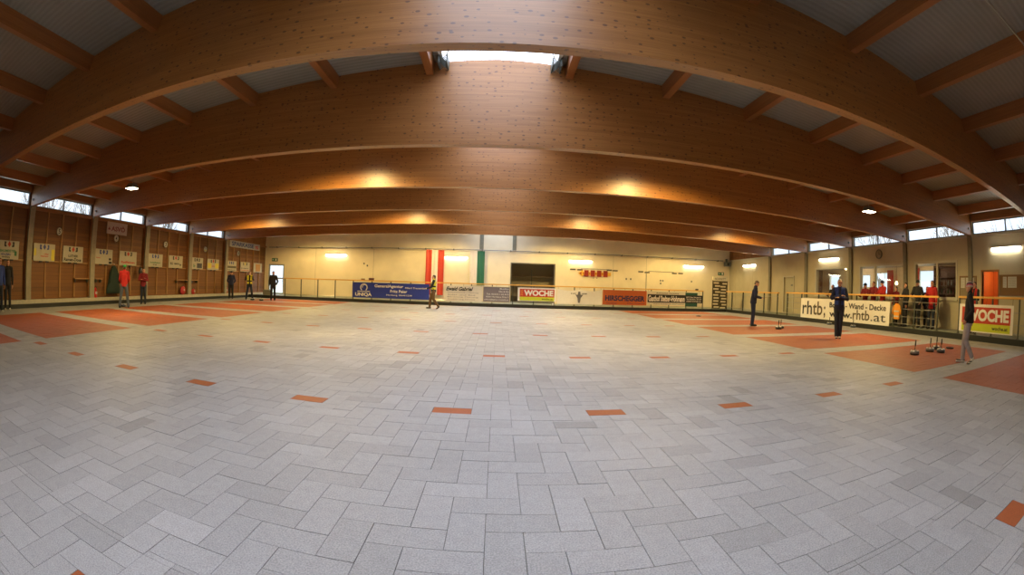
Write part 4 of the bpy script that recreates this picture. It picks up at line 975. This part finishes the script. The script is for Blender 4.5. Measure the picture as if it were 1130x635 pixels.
stock(9.82, 6.62, 'silver and black ice stock standing alone on the red field, left of the grey-trousered player', SW)
stock(11.0, 6.40, 'front silver ice stock of the three beside the grey-trousered player', SBl, rot=.5)
stock(10.87, 6.74, 'left rear ice stock of the three beside the grey-trousered player', SW, rot=.2)
stock(11.5, 6.88, 'dark blue ice stock, rightmost of the three beside the grey-trousered player', SBk, rot=1)
stock(10.62, 14.2, 'dark ice stock right of the man with the clipboard, the nearer one', SBk)
stock(11.0, 14.55, 'dark ice stock right of the man with the clipboard, the farther one', SBk, rot=.7)
stock(-14.2, 23.8, 'dark ice stock beside the man in black at the back left', SBk)
stock(-14.85, 23.75, 'dark ice stock between the yellow vest and the man in black', SBk)
stock(-15.55, 13.1, 'dark ice stock behind the feet of the red jacket man', SBl)
stock(15.27, 15.99, 'blue-grey ice stock leaning on the black kerb below the white banner, left one', SBl)
stock(15.27, 14.25, 'blue-grey ice stock by the black kerb below the white banner, right one', SBl)
for x, y, lab in ((12.22, 6.75, 'flat dark spare running plate on the red field behind the group of stocks'), (10.81, 22.1, 'tiny dark puck lying on the far red field')):
    t = thing('target_puck', lab, 'puck', (x, y, 0))
    mb = MB(); mb.lathe([(.13, 0), (.14, .01), (.14, .035), (.12, .045)], n=24); obj('rubber_body', mb, BLACKP, t)
    mb = MB(); mb.lathe([(.06, .045), (.06, .055), (.03, .056)], n=16); obj('cap', mb, C('puck_red', .25, .03, .02), t)

# ------------------------------------------------------------------ orange jacket on the rail
t = thing('hanging_jacket', 'bright orange jacket hanging on the right railing beside the white banner', 'jacket', (KR+.0, 11.68, 1.12))
OJ = C('jacket_orange', .75, .30, .02); mb = MB()
mb.add([(dx, dy, dz) for dx in (-.03, .05) for dy, dz in ((-.09, 0), (-.17, -.10), (-.16, -.62), (.16, -.62), (.17, -.10), (.09, 0))],
       [(0, 1, 2, 3, 4, 5), (11, 10, 9, 8, 7, 6)]+[(i, (i+1) % 6+0, (i+1) % 6+6, i+6) for i in range(6)])
obj('jacket_body', mb, OJ, t, bevel=.02)
mb = MB(); mb.tube([(-.0, -.14, -.08), (-.01, -.22, -.26), (-.01, -.24, -.42)], [.045, .04, .035], 8); obj('sleeve', mb, OJ, t, smooth=True); mb = MB(); mb.tube([(-.0, .14, -.08), (-.01, .22, -.26), (-.01, .24, -.42)], [.045, .04, .035], 8); obj('sleeve', mb, OJ, t, smooth=True)
mb = MB()
for z in (-.3, -.5): mb.box(-.035, -.031, -.15, .15, z-.025, z+.025)
obj('reflective_band', mb, C('reflective_grey', .5, .5, .45), t)

# ------------------------------------------------------------------ outdoors
mb = MB(); mb.box(-120, 120, -60, 140, -.6, -.5); g = struct('ground', mb, mat('winter_grass', (.25, .27, .20), .9, var=.3, scale=.2))
def tree(x, y, seed, label):
    r = random.Random(seed); mb = MB((x, y, -.5))
    def br(p, d, L, rad, dep):
        q = p+d*L; mb.tube([p, p+d*L*.5+Vector((r.uniform(-.05, .05), r.uniform(-.05, .05), 0))*L, q], [rad, rad*.8, rad*.6], 5, cap=False)
        if dep == 0: return
        for k in range(3 if dep > 1 else 4):
            nd = (d+Vector((r.uniform(-.8, .8), r.uniform(-.8, .8), r.uniform(-.2, .6)))*.8).normalized()
            br(p+d*L*r.uniform(.55, 1), nd, L*r.uniform(.6, .8), rad*.55, dep-1)
    br(Vector((x, y, -.5)), Vector((0, 0, 1)), 3.2, .16, 5)
    tag(obj('bare_tree', mb, mat('bark', (.16, .13, .11), .9), loc=(x, y, -.5)), label, 'tree', 'bare trees outside')
for k, (x, y) in enumerate([(-28, 8), (-27, 14), (-29, 21), (-26, 25.5)]): tree(x, y, 10+k, 'leafless tree outside the left clerestory windows, %s from the left' % ordn[k])
for k, (x, y) in enumerate([(29, 9), (28, 2), (30, 16), (29, 24)]): tree(x, y, 30+k, 'leafless tree outside the right clerestory windows, %s of that row' % ordn[k])
tree(-19.5, 41, 50, 'leafless tree seen through the glazed door at the back left')

# ------------------------------------------------------------------ people
def remesh(mb, vox, name, mats, facefn=None, smooth_it=2):
    me = mb.mesh(name, mats[0]); o_ = bpy.data.objects.new(name, me); COL.objects.link(o_)
    md = o_.modifiers.new('r', 'REMESH'); md.mode = 'VOXEL'; md.voxel_size = vox; md.use_smooth_shade = True
    sm = o_.modifiers.new('s', 'SMOOTH'); sm.factor = .5; sm.iterations = smooth_it
    dg = bpy.context.evaluated_depsgraph_get(); m2 = bpy.data.meshes.new_from_object(o_.evaluated_get(dg))
    bpy.data.objects.remove(o_); bpy.data.meshes.remove(me)
    m2.materials.clear()
    for m in mats: m2.materials.append(m)
    if facefn:
        for p in m2.polygons: p.material_index = facefn(p.center)
    m2.polygons.foreach_set('use_smooth', [True]*len(m2.polygons))
    return m2
def limb(mb, p0, p1, r0, r1, lat=None, flat=1.0, n=12, e0=1.0):
    """closed tapered capsule from p0 to p1; lat = wide direction, flat = thickness / width"""
    p0, p1 = Vector(p0), Vector(p1); d = (p1-p0); L = d.length
    d = d/L if L > 1e-6 else Vector((0, 0, 1))
    a = Vector(lat) if lat is not None else d.orthogonal()
    a = (a-d*a.dot(d)).normalized(); b = d.cross(a)
    st = [(-1, .0), (-.86, .5), (-.5, .86), (0, 1)]
    rings = [(p0+d*(r0*min(flat, 1)*s*e0), r0*max(w, .02)) for s, w in st]+[(p1-d*(r1*min(flat, 1)*s), r1*max(w, .02)) for s, w in st[::-1]]
    vs = []
    for c, r in rings: vs += [c+a*(r*math.cos(2*PI*k/n))+b*(r*flat*math.sin(2*PI*k/n)) for k in range(n)]
    fs = [(i*n+k, i*n+(k+1) % n, (i+1)*n+(k+1) % n, (i+1)*n+k) for i in range(len(rings)-1) for k in range(n)]
    fs += [tuple(range(n-1, -1, -1)), tuple((len(rings)-1)*n+k for k in range(n))]
    mb.add(vs, fs)
ARMS = {  # right arm (x > 0); elbow, wrist, fingers' direction
    'down': ((.25, -.02, 1.13), (.25, .06, .89), (0, .15, -1)),
    'pocket': ((.29, -.07, 1.14), (.20, .10, .95), (-.4, .4, -.8)),
    'crossed': ((.26, .08, 1.19), (-.02, .22, 1.27), (-1, .05, .12)),
    'write': ((.23, .04, 1.15), (.12, .28, 1.14), (-.5, 1, .1)),
    'rail': ((.25, .10, 1.17), (.18, .33, 1.22), (-.3, 1, -.2)),
    'camera': ((.27, .14, 1.24), (.09, .22, 1.50), (-.6, .3, .7)),
    'hip': ((.34, -.06, 1.16), (.17, .05, 1.0), (-.9, .4, -.4)),
    'forward': ((.24, .10, 1.14), (.2, .33, 1.05), (-.1, 1, .1)),
    'behind': ((.27, -.12, 1.14), (.1, -.19, .95), (-1, -.1, -.3)),
}
SKIN = mat('skin', (.52, .27, .18), .5, var=.05); LIP = mat('lips', (.36, .12, .10), .5); EYE = mat('eye_dark', (.03, .02, .02), .3); BROW = mat('brow', (.08, .05, .03), .7)
def person(x, y, z, heading, label, arms=('down', 'down'), legs='stand', H=1.75, jacket=None, trousers=None, shoes=None, hair=None, hat=None, lean=0., nod=0., turn=0.,
           vox=.012, jlen=.86, vest=None, build=1.1, long_hair=False, extra=None, skirt=0):
    s = H/1.75
    t = thing('person', label, 'person', (x, y, z), math.radians(heading), None)
    t.scale = (s, s, s)
    # lean: the upper body bends forward about the hips
    def up(p):
        p = Vector(p)
        if p.z <= .95: return p
        q = p-Vector((0, 0, .95)); c_, s_ = math.cos(lean), math.sin(lean)
        return Vector((q.x, q.y*c_+q.z*s_, -q.y*s_+q.z*c_+.95))
    hips = [(.09, 0, .92), (-.09, 0, .92)]
    LEG = {'stand': [((.105, .02, .50), (.115, -.01, .085), 0), ((-.105, .02, .50), (-.115, -.01, .085), 0)],
           'apart': [((.16, .02, .50), (.22, -.01, .085), 0), ((-.16, .02, .50), (-.22, -.01, .085), 0)],
           'close': [((.07, .03, .50), (.05, .04, .085), 0), ((-.07, .02, .50), (-.07, -.03, .085), 0)],
           'stride': [((.09, .16, .51), (.09, .20, .085), 0), ((-.09, .0, .50), (-.09, -.26, .16), .7)],
           'step': [((.09, .08, .50), (.09, .08, .085), 0), ((-.09, .06, .50), (-.09, -.16, .17), .8)]}[legs]
    sh = [up((.18, 0, 1.445)), up((-.18, 0, 1.445))]
    A = []
    for k, sg in ((0, 1), (1, -1)):
        e, w_, fd = ARMS[arms[k]]
        if arms[k] == 'crossed' and k == 1: e, w_ = (e[0], e[1]+.0, e[2]-.02), (w_[0], w_[1]+.05, w_[2]-.06)
        A.append((up((sg*e[0], e[1], e[2])), up((sg*w_[0], w_[1], w_[2])), (up((sg*(w_[0]+fd[0]), w_[1]+fd[1], w_[2]+fd[2]))-up((sg*w_[0], w_[1], w_[2]))).normalized()))
    # ---- body (one continuous surface: head, torso, arms, hands, legs)
    mb = MB(); X = (1, 0, 0)
    limb(mb, (0, 0, .93), up((0, 0, 1.08)), .15*build, .13*build, X, .68); limb(mb, up((0, 0, 1.08)), up((0, .005, 1.32)), .13*build, .155, X, .66); limb(mb, up((0, 0, 1.32)), up((0, -.005, 1.41)), .15, .13, X, .6)
    for k in (0, 1):
        limb(mb, up((0, -.005, 1.42)), sh[k], .07, .055)
        limb(mb, sh[k], A[k][0], .055, .042); limb(mb, A[k][0], A[k][1], .042, .028)
        h = Vector(hips[k]); kn, an, heel = LEG[k]
        limb(mb, h, kn, .088, .058); limb(mb, kn, an, .056, .038)
        fdir = Vector((0, math.cos(heel), -math.sin(heel)))
        limb(mb, Vector(an)+Vector((0, -.02, -.03)), Vector(an)+fdir*.15+Vector((0, 0, -.045)), .035, .03, X, .8)
    # neck and head
    nk = up((0, -.005, 1.47)); hd = up((0, .015, 1.632)); 
    Rn = Matrix.Rotation(turn, 3, 'Z') @ Matrix.Rotation(-(nod+lean*.6), 3, 'X')
    def hp(p): return hd+Rn @ Vector(p)
    limb(mb, nk, hp((0, -.01, -.06)), .058, .056)
    mb.ell(hp((0, -.008, .028)), (.081, .099, .090), 14, 10, rot=Rn); mb.ell(hp((0, .022, -.045)), (.062, .068, .072), 12, 8, rot=Rn)
    mb.ell(hp((0, .03, -.09)), (.034, .036, .026), 10, 6, rot=Rn)
    limb(mb, hp((0, .088, .012)), hp((0, .104, -.022)), .010, .014)                      # nose
    mb.ell(hp((0, .083, -.056)), (.024, .012, .010), 8, 5, rot=Rn)                       # mouth
    for sg in (-1, 1): mb.ell(hp((sg*.077, -.005, -.008)), (.012, .02, .031), 8, 6, rot=Rn)  # ears
    # hands with four fingers and a thumb
    for k, sg in ((0, 1), (1, -1)):
        wr_, fd = A[k][1], A[k][2]
        lat = Vector((0, 1, 0)) if abs(fd.y) < .6 else Vector((1, 0, 0)); lat = (lat-fd*lat.dot(fd)).normalized()
        nrm = fd.cross(lat).normalized()
        if nrm.x*sg > 0: nrm = -nrm
        pe = wr_+fd*.088; limb(mb, wr_+fd*.02, wr_+fd*.075, .036, .04, lat, .42, 10)
        for q, (o_, L_) in enumerate(zip((.031, .011, -.010, -.030), (.070, .078, .073, .058))):
            b0 = pe+lat*o_-fd*.01; b1 = b0+fd*L_*.5+nrm*.006; b2 = b1+(fd*.8+nrm*.6).normalized()*L_*.5
            limb(mb, b0, b1, .0095, .009, n=8); limb(mb, b1, b2, .009, .0075, n=8)
        th = wr_+fd*.03+lat*.03; limb(mb, th, th+(lat*.8+fd*.7+nrm*.2).normalized()*.04, .012, .011, n=8); th2 = th+(lat*.8+fd*.7+nrm*.2).normalized()*.04; limb(mb, th2, th2+(fd+nrm*.3).normalized()*.03, .011, .009, n=8)
    ey = [hp((sg*.030, .083, .012)) for sg in (-1, 1)]; br = [hp((sg*.031, .088, .034)) for sg in (-1, 1)]; mo = hp((0, .094, -.056))
    def ff(c):
        if any((c-e).length < .014 for e in ey): return 2
        if any((c-e).length < .013 for e in br): return 3
        if (c-mo).length < .020: return 1
        return 0
    body = link('body', remesh(mb, vox*.75, 'body', [SKIN, LIP, EYE, BROW], ff, 1), t)
    # ---- jacket
    mb = MB(); J = 1.13*build
    limb(mb, (0, 0, jlen+.02), up((0, 0, 1.10)), .168*build, .155*build, X, .74, e0=.12); limb(mb, up((0, 0, 1.06)), up((0, 0, 1.33)), .155*build, .172, X, .72); limb(mb, up((0, 0, 1.30)), up((0, -.005, 1.415)), .17, .142, X, .62)
    for k in (0, 1):
        limb(mb, up((0, -.005, 1.435)), sh[k], .088, .076); limb(mb, sh[k], A[k][0], .074, .059); limb(mb, A[k][0], A[k][1]-(A[k][1]-A[k][0]).normalized()*.01, .058, .045)
    limb(mb, up((0, -.01, 1.46)), up((0, -.004, 1.535)), .082, .074)
    jm = [jacket]; fn = None
    if vest:
        jm = [jacket, vest]
        def fn(c): 
            a_ = abs(c.x); return 1 if (c.z > 1.0 and .045 < a_ < .17) and not (1.12 < c.z < 1.2) else 0
    link('jacket', remesh(mb, vox, 'jacket', jm, fn), t)
    # ---- trousers
    mb = MB()
    limb(mb, (0, 0, .90), (0, 0, .99), .155*build, .15*build, X, .72)
    for k in (0, 1):
        h = Vector(hips[k]); kn, an, heel = LEG[k]; limb(mb, h, kn, .104, .076); limb(mb, kn, Vector(an)+Vector((0, 0, .0)), .076, .062)
    link('trousers', remesh(mb, vox, 'trousers', [trousers]), t)
    # ---- shoes
    for k in (0, 1):
        kn, an, heel = LEG[k]; mb = MB(); an = Vector(an); fdir = Vector((0, math.cos(heel), -math.sin(heel)))
        base = an+Vector((0, -.045, -.04)); limb(mb, base+Vector((0, 0, .0)), base+fdir*.20-Vector((0, 0, .005 if heel == 0 else 0)), .043, .04, X, .92); limb(mb, an, an+Vector((0, 0, -.03)), .048, .046)
        me_ = remesh(mb, vox, 'shoe', shoes if isinstance(shoes, list) else [shoes], (lambda c: 1 if (c.z < .022 or (.05 < c.z < .075)) else 0) if isinstance(shoes, list) else None)
        link('shoe', me_, t)
    # ---- hair / hat
    if hair is not None:
        mb = MB(); mb.ell(hp((0, -.018, .042)), (.082, .098, .088), 14, 10, rot=Rn)
        if long_hair: limb(mb, hp((0, -.06, .02)), up((0, -.06, 1.42)), .07, .06); limb(mb, hp((.05, -.03, .0)), up((.08, .0, 1.40)), .04, .035); limb(mb, hp((-.05, -.03, .0)), up((-.08, .0, 1.40)), .04, .035)
        else: mb.ell(hp((0, -.045, -.02)), (.07, .06, .06), 12, 8, rot=Rn)
        link('hair', remesh(mb, vox, 'hair', [hair]), t)
    if hat is not None:
        mb = MB(); kind, hm = hat[0], list(hat[1:])
        mb.ell(hp((0, -.008, .055)), (.09, .108, .088), 14, 10, rot=Rn)
        if kind == 'cap': limb(mb, hp((0, .08, .05)), hp((0, .15, .035)), .06, .05, Rn @ Vector(X), .2)
        if kind == 'beanie': mb.ell(hp((0, -.008, .035)), (.094, .112, .05), 14, 6, rot=Rn)
        if kind == 'pompom': mb.ell(hp((0, -.008, .035)), (.094, .112, .05), 14, 6, rot=Rn); mb.ell(hp((0, -.02, .155)), (.035, .035, .035), 8, 6)
        link('hat', remesh(mb, vox, 'hat', hm, (lambda c: int((c.z*28+c.x*12) % 3)) if len(hm) == 3 else None), t)
    if extra: extra(t, A, up)
    return t
def Mt(n, r, g, b): return mat('cloth_'+n, (r, g, b), .85, var=.12, scale=14, bump=.15, bscale=40)
BLK = Mt('black', .014, .014, .018); NVY = Mt('navy', .012, .016, .055); BLU = Mt('blue', .02, .045, .22); RED = Mt('red', .42, .015, .015); RED2 = Mt('dark_red', .20, .012, .02)
DEN = Mt('denim', .07, .09, .13); DDN = Mt('dark_denim', .02, .028, .05); GRYT = Mt('grey_trousers', .33, .30, .34); BRNT = Mt('brown_trousers', .13, .07, .025); YEL = Mt('yellow', .65, .60, .03)
HB = mat('hair_brown', (.05, .025, .015), .6); HG = mat('hair_grey', (.16, .11, .08), .6); HK = mat('hair_black', (.012, .01, .009), .6); BSH = mat('shoe_black', (.015, .015, .015), .4); WSH = mat('shoe_white', (.70, .68, .62), .4)
GRNC = Mt('green_cap', .02, .28, .06); KW = Mt('knit_white', .6, .52, .5); KP = Mt('knit_pink', .45, .12, .18); KD = Mt('knit_dark', .04, .03, .05)
def clip_board(t, A, up):
    p = (A[0][1]+A[1][1])/2+Vector((0, .08, .02)); mb = MB(); mb.box(-.11, .11, -.1, .16, -.005, .003)
    o_ = obj('clipboard', mb, BLACKP, None); o_.parent = None
    o_.matrix_world = t.matrix_basis @ Matrix.Translation(p); tag(o_, 'dark clipboard with a paper held by the man writing', 'clipboard')
    mb = MB(); mb.box(-.1, .1, -.09, .14, .003, .006); q = obj('paper', mb, WHT, o_)
def nothing(*a): pass
# players and officials on the floor
person(9.78, 4.86, 0, 32, 'person in striped knit hat, black jacket, grey trousers and white shoes at the right', ('down', 'pocket'), 'step', 1.72, BLK, GRYT, [WSH, BSH], HB, ('beanie', KW, KP, KD), vox=.009, nod=-.08, build=1.22)
person(10.56, 10.59, 0, 140, 'person in black and blue jacket with arms folded, before the white banner', ('crossed', 'crossed'), 'close', 1.86, NVY, DDN, [BSH, WSH], HG, vox=.010, vest=BLU, nod=.1)
person(10.34, 15.78, 0, -118, 'person in dark suit bending over a clipboard, left of the white banner', ('write', 'write'), 'stand', 1.86, NVY, NVY, BSH, HG, lean=.16, nod=.55, vox=.011, extra=clip_board)
person(-3.37, 23.19, 0, 96, 'person in yellow and black top and brown trousers walking left before the long flag', ('down', 'forward'), 'stride', 1.76, BLK, BRNT, BSH, HB, vox=.012, vest=YEL)
person(-14.96, 12.66, 0, 48, 'person in bright green cap and red jacket with jeans, seen from behind', ('forward', 'forward'), 'apart', 1.70, RED, DEN, BSH, HB, ('cap', GRNC), vox=.011, build=1.08)
person(-16.2, 15.09, 0, 222, 'person in red jacket and dark jeans with folded arms by the left wall', ('crossed', 'crossed'), 'stand', 1.62, RED2, DDN, BSH, HB, vox=.011)
person(-13.67, 24.38, 0, 208, 'person all in black before the glazed door at the back left', ('down', 'pocket'), 'stand', 1.78, BLK, BLK, BSH, HK, vox=.013, build=1.15)
person(-15.3, 24.07, 0, 210, 'person in yellow and black vest raising both hands, at the back left', ('camera', 'camera'), 'apart', 1.72, BLK, DDN, BSH, HK, vox=.013, vest=YEL)
person(-16.7, 23.92, 0, 212, 'person in navy sports jacket standing by the last left post', ('behind', 'behind'), 'stand', 1.72, NVY, BLK, BSH, HB, ('cap', BLK), vox=.013)
person(-17.0, 7.18, 0, 250, 'person in dark clothes at the left edge beside the blue jacket', ('down', 'down'), 'stand', 1.72, BLK, BLK, WSH, HB, vox=.012)
person(-16.2, 6.42, 0, 270, 'person in blue jacket cut off by the left edge of the photo', ('down', 'down'), 'stand', 1.74, BLU, DDN, WSH, HB, vox=.012)
# spectators on the right walkway
WX = 16.12
person(WX+.08, 16.8, WZ, 92, 'spectator in dark clothes at the railing, just left of the folded-arms player', ('rail', 'rail'), 'stand', 1.68, BLK, BLK, BSH, HB, vox=.013)
person(WX+.08, 14.35, WZ, 88, 'spectator in dark red jacket and cap, leftmost of the red group behind the white banner', ('rail', 'rail'), 'stand', 1.74, RED2, BLK, BSH, HK, ('cap', BLK), vox=.013, build=.98)
person(WX+.08, 13.77, WZ, 95, 'spectator in red jacket, second of the red group behind the white banner', ('rail', 'rail'), 'stand', 1.82, RED2, DDN, BSH, HK, vox=.013, build=.98)
person(WX+.08, 13.15, WZ, 80, 'spectator in red jacket and dark beanie, third of the red group behind the white banner', ('rail', 'rail'), 'stand', 1.86, RED, BLK, BSH, None, ('beanie', NVY), vox=.013, lean=.05, build=.98)
person(WX+.5, 12.6, WZ, 80, 'short spectator in dark red half hidden behind the dark beanie', ('pocket', 'rail'), 'stand', 1.62, RED2, BLK, BSH, HK, vox=.014)
person(WX+.08, 11.68, WZ, 60, 'spectator with long dark hair and black coat, right of the white banner', ('rail', 'down'), 'stand', 1.76, BLK, BLK, BSH, HK, vox=.013, long_hair=True, turn=.4)
person(WX+.08, 10.97, WZ, 100, 'spectator in black coat and black beanie between the dark-haired woman and the red jacket', ('rail', 'pocket'), 'stand', 1.86, BLK, BLK, BSH, None, ('beanie', BLK), vox=.013, build=1.1)
person(WX+.55, 10.7, WZ, 90, 'short dark spectator mostly hidden behind the black beanie', ('pocket', 'pocket'), 'stand', 1.62, BLK, BLK, BSH, HB, vox=.014)
person(WX+.08, 10.12, WZ, 95, 'spectator in bright red coat at the end of the long railing', ('rail', 'down'), 'stand', 1.84, RED, DDN, BSH, HB, vox=.013, jlen=.72)
person(WX+.15, 7.83, WZ, 85, 'spectator in black jacket over red shirt behind the knit hat player', ('rail', 'rail'), 'stand', 1.78, BLK, BLK, BSH, HB, vox=.012, vest=RED)
